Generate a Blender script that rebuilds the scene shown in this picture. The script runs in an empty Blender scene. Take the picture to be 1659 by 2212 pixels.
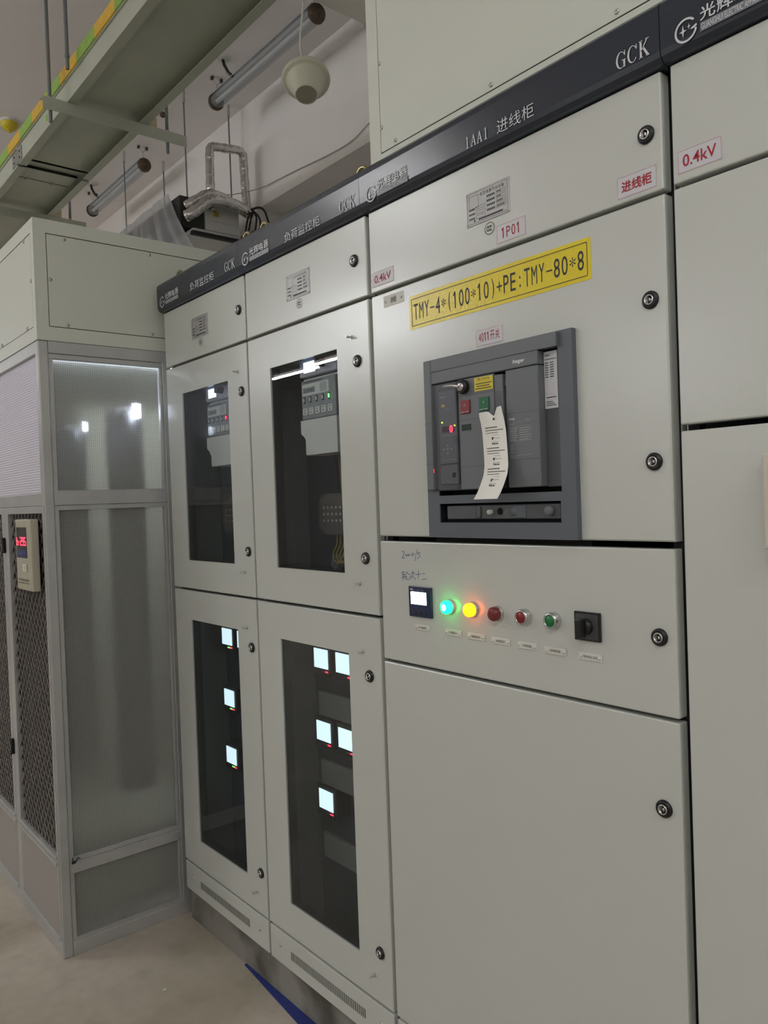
import bpy, bmesh, math, random
from mathutils import Vector, Matrix
random.seed(4)
SC = bpy.context.scene
COL = SC.collection
PI = math.pi

# ------------------------------------------------------------------ camera
cam_d = bpy.data.cameras.new('camera')
cam_d.sensor_fit = 'HORIZONTAL'; cam_d.sensor_width = 36.0
cam_d.lens = 1695.16 / 1659 * 36.0
cam_d.clip_start = 0.02
cam = bpy.data.objects.new('camera', cam_d); COL.objects.link(cam)
cam.location = (2.6996, -1.2191, 1.5256)
cam.rotation_euler = (math.radians(89.080), math.radians(2.0503), math.radians(50.504))
SC.camera = cam

# ------------------------------------------------------------------ world, exposure
wd = bpy.data.worlds.new('world'); SC.world = wd; wd.use_nodes = True
wd.node_tree.nodes['Background'].inputs[0].default_value = (0.02, 0.02, 0.022, 1)
wd.node_tree.nodes['Background'].inputs[1].default_value = 1.0
vs = SC.view_settings
SC.display_settings.display_device = 'sRGB'
vs.view_transform = 'Standard'; vs.look = 'None'; vs.gamma = 1.0; vs.use_curve_mapping = False
vs.exposure = 0.0

# unseen lit tubes, some read off reflections, others added to brighten surfaces: x centre, y, height
LIT = [(-2.55, -3.35, 4.2), (-7.5, -2.6, 3.3), (-9.6, -2.6, 3.3), (-5.1, -4.6, 3.3), (-6.35, -4.75, 3.3),
       (-3.1, -3.75, 3.3), (-3.1, -3.58, 3.3), (-3.2, -8.6, 3.3), (0.9, -6.6, 3.3), (3.4, -4.6, 3.3), (3.5, -2.2, 3.3), (4.3, -0.9, 3.3)]
TUBE_POWER = 99.0

# ------------------------------------------------------------------ helpers
def lin(c):
    return tuple(((v / 255) / 12.92 if v / 255 <= 0.04045 else ((v / 255 + 0.055) / 1.055) ** 2.4) for v in c)

MATS = {}
def mat(name, rgb, rough=0.5, metal=0.0, bump=None, var=None, emit=None, coat=0.0, spec=0.5):
    if name in MATS: return MATS[name]
    m = bpy.data.materials.new(name); m.use_nodes = True; nt = m.node_tree
    b = nt.nodes['Principled BSDF']
    c = lin(rgb)
    b.inputs['Base Color'].default_value = (*c, 1)
    b.inputs['Roughness'].default_value = rough
    b.inputs['Metallic'].default_value = metal
    b.inputs['Specular IOR Level'].default_value = spec
    b.inputs['Coat Weight'].default_value = coat
    tc = nt.nodes.new('ShaderNodeTexCoord')
    if var:   # (scale, amount) colour variation
        n = nt.nodes.new('ShaderNodeTexNoise'); n.inputs['Scale'].default_value = var[0]; n.inputs['Detail'].default_value = 5
        nt.links.new(tc.outputs['Object'], n.inputs['Vector'])
        r = nt.nodes.new('ShaderNodeValToRGB')
        r.color_ramp.elements[0].position = 0.3; r.color_ramp.elements[1].position = 0.7
        r.color_ramp.elements[0].color = (*[max(0, v * (1 - var[1])) for v in c], 1)
        r.color_ramp.elements[1].color = (*[min(1, v * (1 + var[1])) for v in c], 1)
        nt.links.new(n.outputs['Fac'], r.inputs['Fac']); nt.links.new(r.outputs['Color'], b.inputs['Base Color'])
    if bump:  # (scale, strength, distance)
        n = nt.nodes.new('ShaderNodeTexNoise'); n.inputs['Scale'].default_value = bump[0]; n.inputs['Detail'].default_value = 2
        nt.links.new(tc.outputs['Object'], n.inputs['Vector'])
        bp = nt.nodes.new('ShaderNodeBump'); bp.inputs['Strength'].default_value = bump[1]
        bp.inputs['Distance'].default_value = bump[2] if len(bump) > 2 else 0.001
        nt.links.new(n.outputs['Fac'], bp.inputs['Height']); nt.links.new(bp.outputs['Normal'], b.inputs['Normal'])
    if emit:
        b.inputs['Emission Color'].default_value = (*lin(emit[0]), 1)
        b.inputs['Emission Strength'].default_value = emit[1]
    MATS[name] = m
    return m

PAINT = mat('powder_coat_grey', (198, 201, 194), 0.22, bump=(480, 0.26, 0.0005), spec=0.9)
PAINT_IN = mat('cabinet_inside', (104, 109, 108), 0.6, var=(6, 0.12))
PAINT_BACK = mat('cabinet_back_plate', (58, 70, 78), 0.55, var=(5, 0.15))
PAINT_BOX = mat('housing_paint', (207, 210, 198), 0.42, bump=(260, 0.2, 0.001))
DARKGAP = mat('gap_black', (12, 13, 14), 0.8)
HEAD = mat('header_navy', (44, 50, 60), 0.20, bump=(200, 0.10, 0.0008))
PRINTW = mat('print_white', (208, 210, 212), 0.45)
PRINTG = mat('print_grey', (120, 123, 130), 0.45)
BLACKP = mat('black_plastic', (20, 21, 22), 0.35)
BLACKM = mat('black_matte', (14, 15, 16), 0.7)
CHROME = mat('chrome', (205, 205, 205), 0.18, 1.0)
ZINC = mat('zinc', (196, 196, 192), 0.30, 0.65, var=(60, 0.15))
YZINC = mat('yellow_zinc', (180, 170, 125), 0.3, 0.9)
ALU = mat('aluminium', (182, 182, 180), 0.36, 0.3, var=(9, 0.06))
ALUP = mat('nameplate_metal', (172, 172, 170), 0.4, 0.35)
INK = mat('ink_black', (30, 30, 32), 0.5)
RED = mat('ink_red', (165, 24, 44), 0.5)
PINK = mat('ink_pink', (206, 150, 155), 0.5)
PEN = mat('pen_blue', (66, 74, 130), 0.6)
STICK = mat('sticker_white', (205, 204, 208), 0.35, bump=(300, 0.2, 0.0006))
YEL = mat('label_yellow', (226, 206, 34), 0.22, bump=(190, 0.35, 0.0014))
CBM = mat('breaker_grey', (104, 108, 111), 0.45, bump=(700, 0.1, 0.0004))
CBF = mat('breaker_frame_grey', (92, 97, 103), 0.45, bump=(700, 0.1, 0.0004))
CBD = mat('breaker_side_grey', (82, 85, 88), 0.5)
PAPER = mat('paper', (240, 238, 230), 0.7)
GREYTXT = mat('grey_text', (165, 168, 170), 0.5)
WALLM = mat('plaster', (232, 227, 222), 0.85, var=(1.3, 0.035), bump=(60, 0.15, 0.002))
CEILM = mat('ceiling_plaster', (240, 234, 231), 0.9, var=(1.1, 0.03))
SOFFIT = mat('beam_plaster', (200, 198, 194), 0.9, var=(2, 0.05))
TRAY = mat('tray_paint', (176, 180, 164), 0.5, var=(5, 0.06))
MESHW = mat('wire_mesh', (132, 127, 125), 0.3, 0.4)
PLUM = mat('white_plastic', (214, 213, 204), 0.5)
METERW = mat('meter_plastic', (232, 232, 224), 0.45)
METERG = mat('meter_face', (150, 154, 156), 0.45)
RUB = mat('blue_mat', (38, 52, 120), 0.6)
WIREY = mat('wire_yellow', (190, 165, 60), 0.5)
CLEARBOX = mat('smoky_plastic', (92, 88, 84), 0.25)
CREAM = mat('cream_foam', (222, 205, 172), 0.7)

def floor_mat():
    m = bpy.data.materials.new('floor_concrete'); m.use_nodes = True; nt = m.node_tree; b = nt.nodes['Principled BSDF']
    tc = nt.nodes.new('ShaderNodeTexCoord')
    n1 = nt.nodes.new('ShaderNodeTexNoise'); n1.inputs['Scale'].default_value = 2.2; n1.inputs['Detail'].default_value = 6; n1.inputs['Distortion'].default_value = 0.6
    n2 = nt.nodes.new('ShaderNodeTexNoise'); n2.inputs['Scale'].default_value = 26; n2.inputs['Detail'].default_value = 4
    n3 = nt.nodes.new('ShaderNodeTexNoise'); n3.inputs['Scale'].default_value = 9; n3.inputs['Detail'].default_value = 5
    mp = nt.nodes.new('ShaderNodeMapping'); mp.inputs['Scale'].default_value = (1, 0.35, 1); mp.inputs['Rotation'].default_value = (0, 0, 0.5)
    nt.links.new(tc.outputs['Object'], mp.inputs['Vector']); nt.links.new(mp.outputs['Vector'], n1.inputs['Vector'])
    nt.links.new(tc.outputs['Object'], n2.inputs['Vector']); nt.links.new(tc.outputs['Object'], n3.inputs['Vector'])
    r1 = nt.nodes.new('ShaderNodeValToRGB'); e = r1.color_ramp.elements
    e[0].position = 0.36; e[0].color = (*lin((166, 158, 140)), 1); e[1].position = 0.62; e[1].color = (*lin((190, 180, 166)), 1)
    r2 = nt.nodes.new('ShaderNodeValToRGB'); e = r2.color_ramp.elements
    e[0].position = 0.3; e[0].color = (*lin((120, 112, 98)), 1); e[1].position = 0.48; e[1].color = (1, 1, 1, 1)
    nt.links.new(n1.outputs['Fac'], r1.inputs['Fac']); nt.links.new(n3.outputs['Fac'], r2.inputs['Fac'])
    mx = nt.nodes.new('ShaderNodeMixRGB'); mx.blend_type = 'MULTIPLY'; mx.inputs['Fac'].default_value = 0.16
    nt.links.new(r1.outputs['Color'], mx.inputs['Color1']); nt.links.new(r2.outputs['Color'], mx.inputs['Color2'])
    mx2 = nt.nodes.new('ShaderNodeMixRGB'); mx2.blend_type = 'OVERLAY'; mx2.inputs['Fac'].default_value = 0.12
    nt.links.new(mx.outputs['Color'], mx2.inputs['Color1']); nt.links.new(n2.outputs['Fac'], mx2.inputs['Color2'])
    nt.links.new(mx2.outputs['Color'], b.inputs['Base Color']); b.inputs['Roughness'].default_value = 0.7
    bp = nt.nodes.new('ShaderNodeBump'); bp.inputs['Strength'].default_value = 0.2; bp.inputs['Distance'].default_value = 0.002
    nt.links.new(n2.outputs['Fac'], bp.inputs['Height']); nt.links.new(bp.outputs['Normal'], b.inputs['Normal'])
    return m
FLOORM = floor_mat()

def curb_mat():
    m = bpy.data.materials.new('curb_concrete'); m.use_nodes = True; nt = m.node_tree; b = nt.nodes['Principled BSDF']
    tc = nt.nodes.new('ShaderNodeTexCoord')
    n1 = nt.nodes.new('ShaderNodeTexNoise'); n1.inputs['Scale'].default_value = 5; n1.inputs['Detail'].default_value = 8
    nt.links.new(tc.outputs['Object'], n1.inputs['Vector'])
    r1 = nt.nodes.new('ShaderNodeValToRGB'); e = r1.color_ramp.elements
    e[0].position = 0.36; e[0].color = (*lin((84, 80, 72)), 1); e[1].position = 0.6; e[1].color = (*lin((142, 139, 132)), 1)
    nt.links.new(n1.outputs['Fac'], r1.inputs['Fac']); nt.links.new(r1.outputs['Color'], b.inputs['Base Color'])
    b.inputs['Roughness'].default_value = 0.85
    return m
CURBM = curb_mat()

def glass_mat(name, tint, ior=1.5, rough=0.0, haze=0.0):
    m = bpy.data.materials.new(name); m.use_nodes = True; nt = m.node_tree; nt.nodes.clear()
    o = nt.nodes.new('ShaderNodeOutputMaterial'); t = nt.nodes.new('ShaderNodeBsdfTransparent')
    g = nt.nodes.new('ShaderNodeBsdfGlossy'); g.inputs['Roughness'].default_value = rough
    lw = nt.nodes.new('ShaderNodeLayerWeight'); lw.inputs[0].default_value = 0.5   # Schlick reflectance, the same from both sides of the sheet
    pw = nt.nodes.new('ShaderNodeMath'); pw.operation = 'POWER'; pw.inputs[1].default_value = 5.0
    f = nt.nodes.new('ShaderNodeMath'); f.operation = 'MULTIPLY_ADD'; r0 = ((ior - 1) / (ior + 1)) ** 2
    f.inputs[1].default_value = 1 - r0; f.inputs[2].default_value = r0
    nt.links.new(lw.outputs['Facing'], pw.inputs[0]); nt.links.new(pw.outputs[0], f.inputs[0])
    mx = nt.nodes.new('ShaderNodeMixShader')
    t.inputs['Color'].default_value = (*tint, 1)
    nt.links.new(f.outputs[0], mx.inputs[0]); nt.links.new(t.outputs[0], mx.inputs[1]); nt.links.new(g.outputs[0], mx.inputs[2])
    last = mx
    if haze:
        d = nt.nodes.new('ShaderNodeBsdfDiffuse'); d.inputs['Color'].default_value = (0.5, 0.52, 0.52, 1)
        m2 = nt.nodes.new('ShaderNodeMixShader'); m2.inputs[0].default_value = haze
        nt.links.new(mx.outputs[0], m2.inputs[1]); nt.links.new(d.outputs[0], m2.inputs[2]); last = m2
    nt.links.new(last.outputs[0], o.inputs[0])
    return m
GLASS = glass_mat('door_glass', (0.88, 0.90, 0.91), 1.45, 0.0, 0.012)
TUBEG = glass_mat('tube_cover_glass', (0.96, 0.96, 0.97), 1.45, 0.1, 0.30)  # pale diffuse share stands in for the cover's soft whitish highlights
CLEARP = glass_mat('clear_plastic', (0.9, 0.9, 0.92), 1.3, 0.3, 0.03)

def frosted_mat(name, rgb, rough, trans, pitch, bump, ridged=False):
    """embossed translucent sheet with a raised square lattice (or fine ribs)"""
    m = bpy.data.materials.new(name); m.use_nodes = True; nt = m.node_tree; b = nt.nodes['Principled BSDF']
    tc = nt.nodes.new('ShaderNodeTexCoord'); sp = nt.nodes.new('ShaderNodeSeparateXYZ'); nt.links.new(tc.outputs['Object'], sp.inputs[0])
    def wave(sock):
        a = nt.nodes.new('ShaderNodeMath'); a.operation = 'MULTIPLY'; a.inputs[1].default_value = 2 * PI / pitch
        s = nt.nodes.new('ShaderNodeMath'); s.operation = 'SINE'
        nt.links.new(sock, a.inputs[0]); nt.links.new(a.outputs[0], s.inputs[0]); return s
    sz = wave(sp.outputs['Z'])
    if ridged: h = sz
    else:
        ad = nt.nodes.new('ShaderNodeMath'); ad.operation = 'ADD'; nt.links.new(sp.outputs['X'], ad.inputs[0]); nt.links.new(sp.outputs['Y'], ad.inputs[1])
        sx = wave(ad.outputs[0])
        h = nt.nodes.new('ShaderNodeMath'); h.operation = 'MAXIMUM'
        nt.links.new(sz.outputs[0], h.inputs[0]); nt.links.new(sx.outputs[0], h.inputs[1])
    mr = nt.nodes.new('ShaderNodeMapRange'); mr.inputs['From Min'].default_value = -0.9; mr.inputs['From Max'].default_value = 0.5
    nt.links.new(h.outputs[0], mr.inputs['Value'])
    cr = nt.nodes.new('ShaderNodeMixRGB'); c = lin(rgb)
    k = 0.85 if ridged else 0.5
    cr.inputs['Color1'].default_value = (c[0] * k, c[1] * k, c[2] * k, 1); cr.inputs['Color2'].default_value = (*c, 1)
    nt.links.new(mr.outputs[0], cr.inputs['Fac']); nt.links.new(cr.outputs[0], b.inputs['Base Color'])
    bp = nt.nodes.new('ShaderNodeBump'); bp.inputs['Strength'].default_value = bump; bp.inputs['Distance'].default_value = 0.001
    nt.links.new(h.outputs[0], bp.inputs['Height']); nt.links.new(bp.outputs['Normal'], b.inputs['Normal'])
    b.inputs['Roughness'].default_value = rough; b.inputs['Transmission Weight'].default_value = trans; b.inputs['IOR'].default_value = 1.18
    return m
FROST = frosted_mat('embossed_sheet', (236, 238, 232), 0.28, 0.80, 0.0072, 0.35)
FROSTF = frosted_mat('ribbed_sheet', (240, 236, 246), 0.34, 0.25, 0.009, 0.5, True)
SMOKE = mat('smoked_panel', (58, 54, 52), 0.28, var=(4, 0.3))

class MB:
    """collects shapes in world coordinates, links them as ONE mesh object"""
    def __init__(s): s.v = []; s.f = []; s.mi = []; s.sm = []
    def add(s, verts, faces, m=0, smooth=False):
        o = len(s.v); s.v += [tuple(v) for v in verts]
        for f in faces: s.f.append([i + o for i in f]); s.mi.append(m); s.sm.append(smooth)
        return s
    def box(s, x0, x1, y0, y1, z0, z1, m=0, bev=0.0, seg=2):
        x0, x1 = min(x0, x1), max(x0, x1); y0, y1 = min(y0, y1), max(y0, y1); z0, z1 = min(z0, z1), max(z0, z1)
        v = [(x, y, z) for x in (x0, x1) for y in (y0, y1) for z in (z0, z1)]
        f = [(0, 1, 3, 2), (4, 6, 7, 5), (0, 4, 5, 1), (2, 3, 7, 6), (0, 2, 6, 4), (1, 5, 7, 3)]
        if bev <= 0: return s.add(v, f, m)
        bm = bmesh.new(); bv = [bm.verts.new(p) for p in v]
        for q in f: bm.faces.new([bv[i] for i in q])
        bmesh.ops.bevel(bm, geom=list(bm.edges), offset=bev, segments=seg, profile=0.5, affect='EDGES')
        bm.verts.index_update()
        s.add([p.co[:] for p in bm.verts], [[w.index for w in q.verts] for q in bm.faces], m, False); bm.free(); return s
    def ring(s, x0, x1, z0, z1, hx0, hx1, hz0, hz1, y0, y1, m=0, bev=0.003):
        """plate in xz (front y0) with a rectangular hole, outer front edge chamfered"""
        b = bev
        O = [(x0, z0), (x1, z0), (x1, z1), (x0, z1)]; Oi = [(x0 + b, z0 + b), (x1 - b, z0 + b), (x1 - b, z1 - b), (x0 + b, z1 - b)]
        H = [(hx0, hz0), (hx1, hz0), (hx1, hz1), (hx0, hz1)]
        V = [(x, y0 + b, z) for x, z in O] + [(x, y0, z) for x, z in Oi] + [(x, y0, z) for x, z in H] + [(x, y1, z) for x, z in H] + [(x, y1, z) for x, z in O]
        F = []
        for i in range(4):
            j = (i + 1) % 4
            F += [(i, j, 4 + j, 4 + i), (4 + i, 4 + j, 8 + j, 8 + i), (8 + i, 8 + j, 12 + j, 12 + i), (16 + j, 16 + i, 12 + i, 12 + j), (i, 16 + i, 16 + j, j)]
        return s.add(V, F, m)
    def ringx(s, y0, y1, z0, z1, hy0, hy1, hz0, hz1, x0, x1, m=0, bev=0.002):
        """same, plate facing +x (front x0, back x1)"""
        t = MB().ring(y0, y1, z0, z1, hy0, hy1, hz0, hz1, -x0, -x1, m, bev)
        return s.add([(-v[1], v[0], v[2]) for v in t.v], [list(q) for q in t.f], m)
    def cyl(s, p0, p1, r0, r1=None, n=16, m=0, caps=True, smooth=True):
        r1 = r0 if r1 is None else r1
        p0, p1 = Vector(p0), Vector(p1); d = (p1 - p0).normalized()
        a = d.orthogonal().normalized(); b = d.cross(a)
        V = []
        for p, r in ((p0, r0), (p1, r1)):
            for i in range(n):
                t = 2 * PI * i / n; V.append(p + (a * math.cos(t) + b * math.sin(t)) * r)
        s.add(V, [(i, (i + 1) % n, n + (i + 1) % n, n + i) for i in range(n)], m, smooth)
        if caps: s.add(V[:n], [list(range(n))[::-1]], m); s.add(V[n:], [list(range(n))], m)
        return s
    def lathe(s, prof, o, axis, n=20, m=0, smooth=True):
        """prof: list of (radius, height along axis)"""
        o = Vector(o); d = Vector(axis).normalized(); a = d.orthogonal().normalized(); b = d.cross(a)
        V = []
        for r, h in prof:
            for i in range(n):
                t = 2 * PI * i / n; V.append(o + d * h + (a * math.cos(t) + b * math.sin(t)) * max(r, 1e-5))
        F = []
        for k in range(len(prof) - 1):
            for i in range(n):
                j = (i + 1) % n; F.append((k * n + i, k * n + j, (k + 1) * n + j, (k + 1) * n + i))
        s.add(V, F, m, smooth)
        return s
    def tube(s, pts, r, n=8, m=0, caps=True):
        P = [Vector(p) for p in pts]; V = []; a = None
        for i, p in enumerate(P):
            d = (P[min(i + 1, len(P) - 1)] - P[max(i - 1, 0)]).normalized()
            if a is None: a = d.orthogonal().normalized()
            a = (a - d * a.dot(d)).normalized(); b = d.cross(a)
            rr = r[i] if isinstance(r, (list, tuple)) else r
            for k in range(n):
                t = 2 * PI * k / n; V.append(p + (a * math.cos(t) + b * math.sin(t)) * rr)
        F = []
        for i in range(len(P) - 1):
            for k in range(n):
                F.append((i * n + k, i * n + (k + 1) % n, (i + 1) * n + (k + 1) % n, (i + 1) * n + k))
        s.add(V, F, m, True)
        if caps: s.add(V[:n], [list(range(n))[::-1]], m); s.add(V[-n:], [list(range(n))], m)
        return s
    def prism(s, poly, y0, y1, m=0):
        """polygon of (x, z) extruded along y"""
        n = len(poly); V = [(x, y0, z) for x, z in poly] + [(x, y1, z) for x, z in poly]
        return s.add(V, [list(range(n)), list(range(n, 2 * n))[::-1]] + [(i, n + i, n + (i + 1) % n, (i + 1) % n) for i in range(n)], m)
    def prismx(s, poly, x0, x1, m=0):
        """polygon of (y, z) extruded along x"""
        n = len(poly); V = [(x0, y, z) for y, z in poly] + [(x1, y, z) for y, z in poly]
        return s.add(V, [list(range(n))[::-1], list(range(n, 2 * n))] + [(i, (i + 1) % n, n + (i + 1) % n, n + i) for i in range(n)], m)
    def quad(s, x0, x1, z0, z1, y, m=0):
        return s.add([(x0, y, z0), (x1, y, z0), (x1, y, z1), (x0, y, z1)], [(0, 1, 2, 3)], m)
    def stroke(s, a, b, w, y, m=0):
        dx, dz = b[0] - a[0], b[1] - a[1]; L = math.hypot(dx, dz) or 1e-6; px, pz = -dz / L * w / 2, dx / L * w / 2
        return s.add([(a[0] + px, y, a[1] + pz), (a[0] - px, y, a[1] - pz), (b[0] - px, y, b[1] - pz), (b[0] + px, y, b[1] + pz)], [(0, 1, 2, 3)], m)
    def rectline(s, x0, x1, z0, z1, w, y, m=0):
        for a, b in (((x0, z0), (x1, z0)), ((x1, z0), (x1, z1)), ((x1, z1), (x0, z1)), ((x0, z1), (x0, z0))): s.stroke(a, b, w, y, m)
        return s
    def build(s, name, mats, parent=None, origin=None, **tags):
        if not isinstance(mats, (list, tuple)): mats = [mats]
        po = wloc(parent) if parent else Vector((0, 0, 0))
        if origin is None:
            if parent: origin = po
            else:
                lo = [min(v[i] for v in s.v) for i in range(3)]; hi = [max(v[i] for v in s.v) for i in range(3)]
                origin = Vector(((lo[0] + hi[0]) / 2, (lo[1] + hi[1]) / 2, lo[2]))
        origin = Vector(origin)
        me = bpy.data.meshes.new(name)
        me.from_pydata([(v[0] - origin.x, v[1] - origin.y, v[2] - origin.z) for v in s.v], [], s.f)
        for q in mats: me.materials.append(q)
        me.polygons.foreach_set('material_index', s.mi); me.polygons.foreach_set('use_smooth', s.sm); me.update()
        o = bpy.data.objects.new(name, me); COL.objects.link(o); o.parent = parent; o.location = origin - po
        for k, v in tags.items(): o[k] = v
        return o

def wloc(o):
    p = Vector((0, 0, 0))
    while o is not None: p += Vector(o.location); o = o.parent
    return p
def thing(name, loc, label, cat, group=None):
    o = bpy.data.objects.new(name, None); o.empty_display_size = 0.05; COL.objects.link(o)
    o.location = loc; o['label'] = label; o['category'] = cat
    if group: o['group'] = group
    return o
def inst(src, parent, pos, name=None, **tags):
    """another part sharing the mesh of src, at world position pos"""
    o = src.copy(); COL.objects.link(o); o.parent = parent; o.location = Vector(pos) - (wloc(parent) if parent else Vector((0, 0, 0)))
    if name: o.name = name
    for k, v in tags.items(): o[k] = v
    return o

def smooth(pts, steps=5):
    P = [Vector(p) for p in pts]; out = []
    for i in range(len(P) - 1):
        p0 = P[max(i - 1, 0)]; p1 = P[i]; p2 = P[i + 1]; p3 = P[min(i + 2, len(P) - 1)]
        for k in range(steps):
            t = k / steps
            out.append(0.5 * ((2 * p1) + (-p0 + p2) * t + (2 * p0 - 5 * p1 + 4 * p2 - p3) * t * t + (-p0 + 3 * p1 - 3 * p2 + p3) * t ** 3))
    return out + [P[-1]]
# ---- lettering: glyph outlines as flat print lying just proud of the surface
def glyphs(s, off=0.0):
    cu = bpy.data.curves.new('t', 'FONT'); cu.body = s; cu.offset = off; cu.resolution_u = 3
    ob = bpy.data.objects.new('t', cu); COL.objects.link(ob); bpy.context.view_layer.update()
    dg = bpy.context.evaluated_depsgraph_get(); me = bpy.data.meshes.new_from_object(ob.evaluated_get(dg))
    v = [tuple(p.co) for p in me.vertices]; f = [list(p.vertices) for p in me.polygons]
    bpy.data.objects.remove(ob); bpy.data.curves.remove(cu); bpy.data.meshes.remove(me)
    return v, f
def put_text(mb, s, x0, x1, z0, z1, y, m=0, off=0.0, plane='y'):
    v, f = glyphs(s, off)
    if not v: return
    ax = min(p[0] for p in v); bx = max(p[0] for p in v); ay = min(p[1] for p in v); by = max(p[1] for p in v)
    sx = (x1 - x0) / max(bx - ax, 1e-6); sy = (z1 - z0) / max(by - ay, 1e-6)
    if plane == 'y': mb.add([(x0 + (p[0] - ax) * sx, y, z0 + (p[1] - ay) * sy) for p in v], f, m)
    else: mb.add([(y, x0 + (p[0] - ax) * sx, z0 + (p[1] - ay) * sy) for p in v], f, m)
def one(mb, x0, x1, z0, z1, y, m=0, w=0.1):
    H = z1 - z0; t = H * w; c = x0 + (x1 - x0) * 0.58
    mb.stroke((c, z0), (c, z1), t, y, m); mb.stroke((x0 + (x1 - x0) * 0.12, z0 + H * 0.76), (c, z0 + H * 0.96), t * 0.9, y, m)
def mono(mb, s, x0, x1, z0, z1, y, m=0, off=0.0, fill=0.78, wt=0.1):
    w = (x1 - x0) / len(s)
    for i, c in enumerate(s):
        if c == ' ': continue
        a, b, p, q = x0 + w * (i + (1 - fill) / 2), x0 + w * (i + 1 - (1 - fill) / 2), z0, z1
        H = z1 - z0
        if c == '-': p, q = z0 + 0.44 * H, z0 + 0.52 * H
        if c == '+': p, q = z0 + 0.2 * H, z0 + 0.75 * H
        if c == '*': p, q = z0 + 0.3 * H, z0 + 0.8 * H
        if c in ':.': a, b = x0 + w * (i + 0.4), x0 + w * (i + 0.6)
        if c == ':': p, q = z0 + 0.08 * H, z0 + 0.7 * H
        if c == '.': p, q = z0, z0 + 0.14 * H
        if c in '()': a, b = x0 + w * (i + 0.35), x0 + w * (i + 0.7); p, q = z0 - 0.1 * H, z1 + 0.05 * H
        if c == '1': one(mb, a, a + (b - a) * 0.8, p, q, y, m, wt); continue
        put_text(mb, c, a, b, p, q, y, m, off)
def serif(mb, s, x0, x1, z0, z1, y, m=0):
    """condensed Roman capitals with serifs, thick and thin strokes"""
    n = len(s); w = (x1 - x0) / n; H = z1 - z0
    for i, c in enumerate(s):
        X = lambda u: x0 + w * (i + 0.08 + 0.84 * u)
        Z = lambda v: z0 + H * v
        T = w * 0.17; t = w * 0.07
        def L(a, b, th): mb.stroke((X(a[0]), Z(a[1])), (X(b[0]), Z(b[1])), th, y, m)
        if c in 'GC':
            N = 22; a0, a1 = math.radians(35), math.radians(325); O = []; I = []
            for k in range(N + 1):
                a = a0 + (a1 - a0) * k / N
                O.append((X(0.5 + 0.5 * math.cos(a)), Z(0.5 + 0.5 * math.sin(a)))); I.append((X(0.55 + 0.36 * math.cos(a)), Z(0.5 + 0.455 * math.sin(a))))
            V = [(p[0], y, p[1]) for p in O + I]
            mb.add(V, [(k, k + 1, N + 2 + k, N + 1 + k) for k in range(N)], m)
            L((0.93, 0.7), (0.93, 0.98), t)
            if c == 'G': L((0.86, 0.02), (0.86, 0.45), T); L((0.62, 0.45), (1.0, 0.45), t)
        elif c == 'K':
            L((0.18, 0), (0.18, 1), T); L((0.0, 0.015), (0.36, 0.015), t); L((0.0, 0.985), (0.36, 0.985), t)
            L((0.2, 0.38), (0.82, 0.98), t * 1.3); L((0.4, 0.58), (0.88, 0.02), T); L((0.66, 0.985), (1.0, 0.985), t); L((0.7, 0.015), (1.02, 0.015), t)
        elif c == 'A':
            L((0.14, 0.02), (0.5, 0.99), t * 1.3); L((0.5, 0.99), (0.84, 0.02), T); L((0.24, 0.33), (0.72, 0.33), t); L((0, 0.015), (0.3, 0.015), t); L((0.66, 0.015), (1.0, 0.015), t)
        elif c == '1':
            L((0.5, 0.0), (0.5, 1), T); L((0.24, 0.015), (0.78, 0.015), t); L((0.3, 0.86), (0.5, 0.98), t * 1.3)
def emblem(mb, cx, cz, r, y, m=0):
    N = 34; a0, a1 = math.radians(38), math.radians(350); V = []
    for rr in (r, r * 0.82):
        V += [(cx + rr * math.cos(a0 + (a1 - a0) * k / N), y, cz + rr * math.sin(a0 + (a1 - a0) * k / N)) for k in range(N + 1)]
    mb.add(V, [(k, k + 1, N + 2 + k, N + 1 + k) for k in range(N)], m)
    mb.add([(cx + r * 0.99, y, cz - 0.02 * r), (cx + r * 0.95, y, cz + 0.16 * r), (cx + r * 0.42, y, cz - 0.04 * r), (cx + r * 0.46, y, cz - 0.14 * r), (cx + r * 0.8, y, cz - 0.14 * r)], [(0, 1, 2, 3, 4)], m)
    for sx, sz, q in ((-0.25, -0.02, 0.55), (0.28, 0.2, 0.27)):
        P = []
        for k in range(8):
            a = PI / 2 * (k / 2) ; rad = q * r if k % 2 == 0 else q * r * 0.22
            sc = 1.0 if k % 4 == 0 and k in (2, 6) else 0.62 if k in (0, 4) else 1.0
            P.append((cx + sx * r + rad * sc * math.cos(a), y, cz + sz * r + rad * (1 if k % 2 or k in (2, 6) else 1) * math.sin(a)))
        mb.add(P, [list(range(8))], m)

# ------------------------------------------------------------------ the room
X0, X1, Y0, YW, ZC = -14.0, 5.2, -9.6, 1.67, 4.35
def struct(name, mb, m): return mb.build(name, m, None, kind='structure')
struct('floor', MB().box(X0, X1, Y0, 2.6, -0.1, 0.0), FLOORM)
struct('ceiling', MB().box(X0, X1, Y0, 2.6, ZC, ZC + 0.1), CEILM)
struct('wall_back', MB().box(X0, -2.09, YW, 2.6, 0, ZC), WALLM)
struct('trim_1', MB().box(-2.09, X1, YW, 2.05, 3.588, ZC), WALLM)
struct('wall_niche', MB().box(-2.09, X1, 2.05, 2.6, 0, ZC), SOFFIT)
struct('wall_left', MB().box(X0 - 0.1, X0, Y0, 2.6, 0, ZC), WALLM)
struct('wall_right', MB().box(X1, X1 + 0.1, Y0, 2.6, 0, ZC), WALLM)
struct('wall_front', MB().box(X0, X1, Y0 - 0.1, Y0, 0, ZC), WALLM)
struct('trim_2', MB().box(-6.2, -5.6, Y0, YW, 3.75, ZC), SOFFIT)
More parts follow.
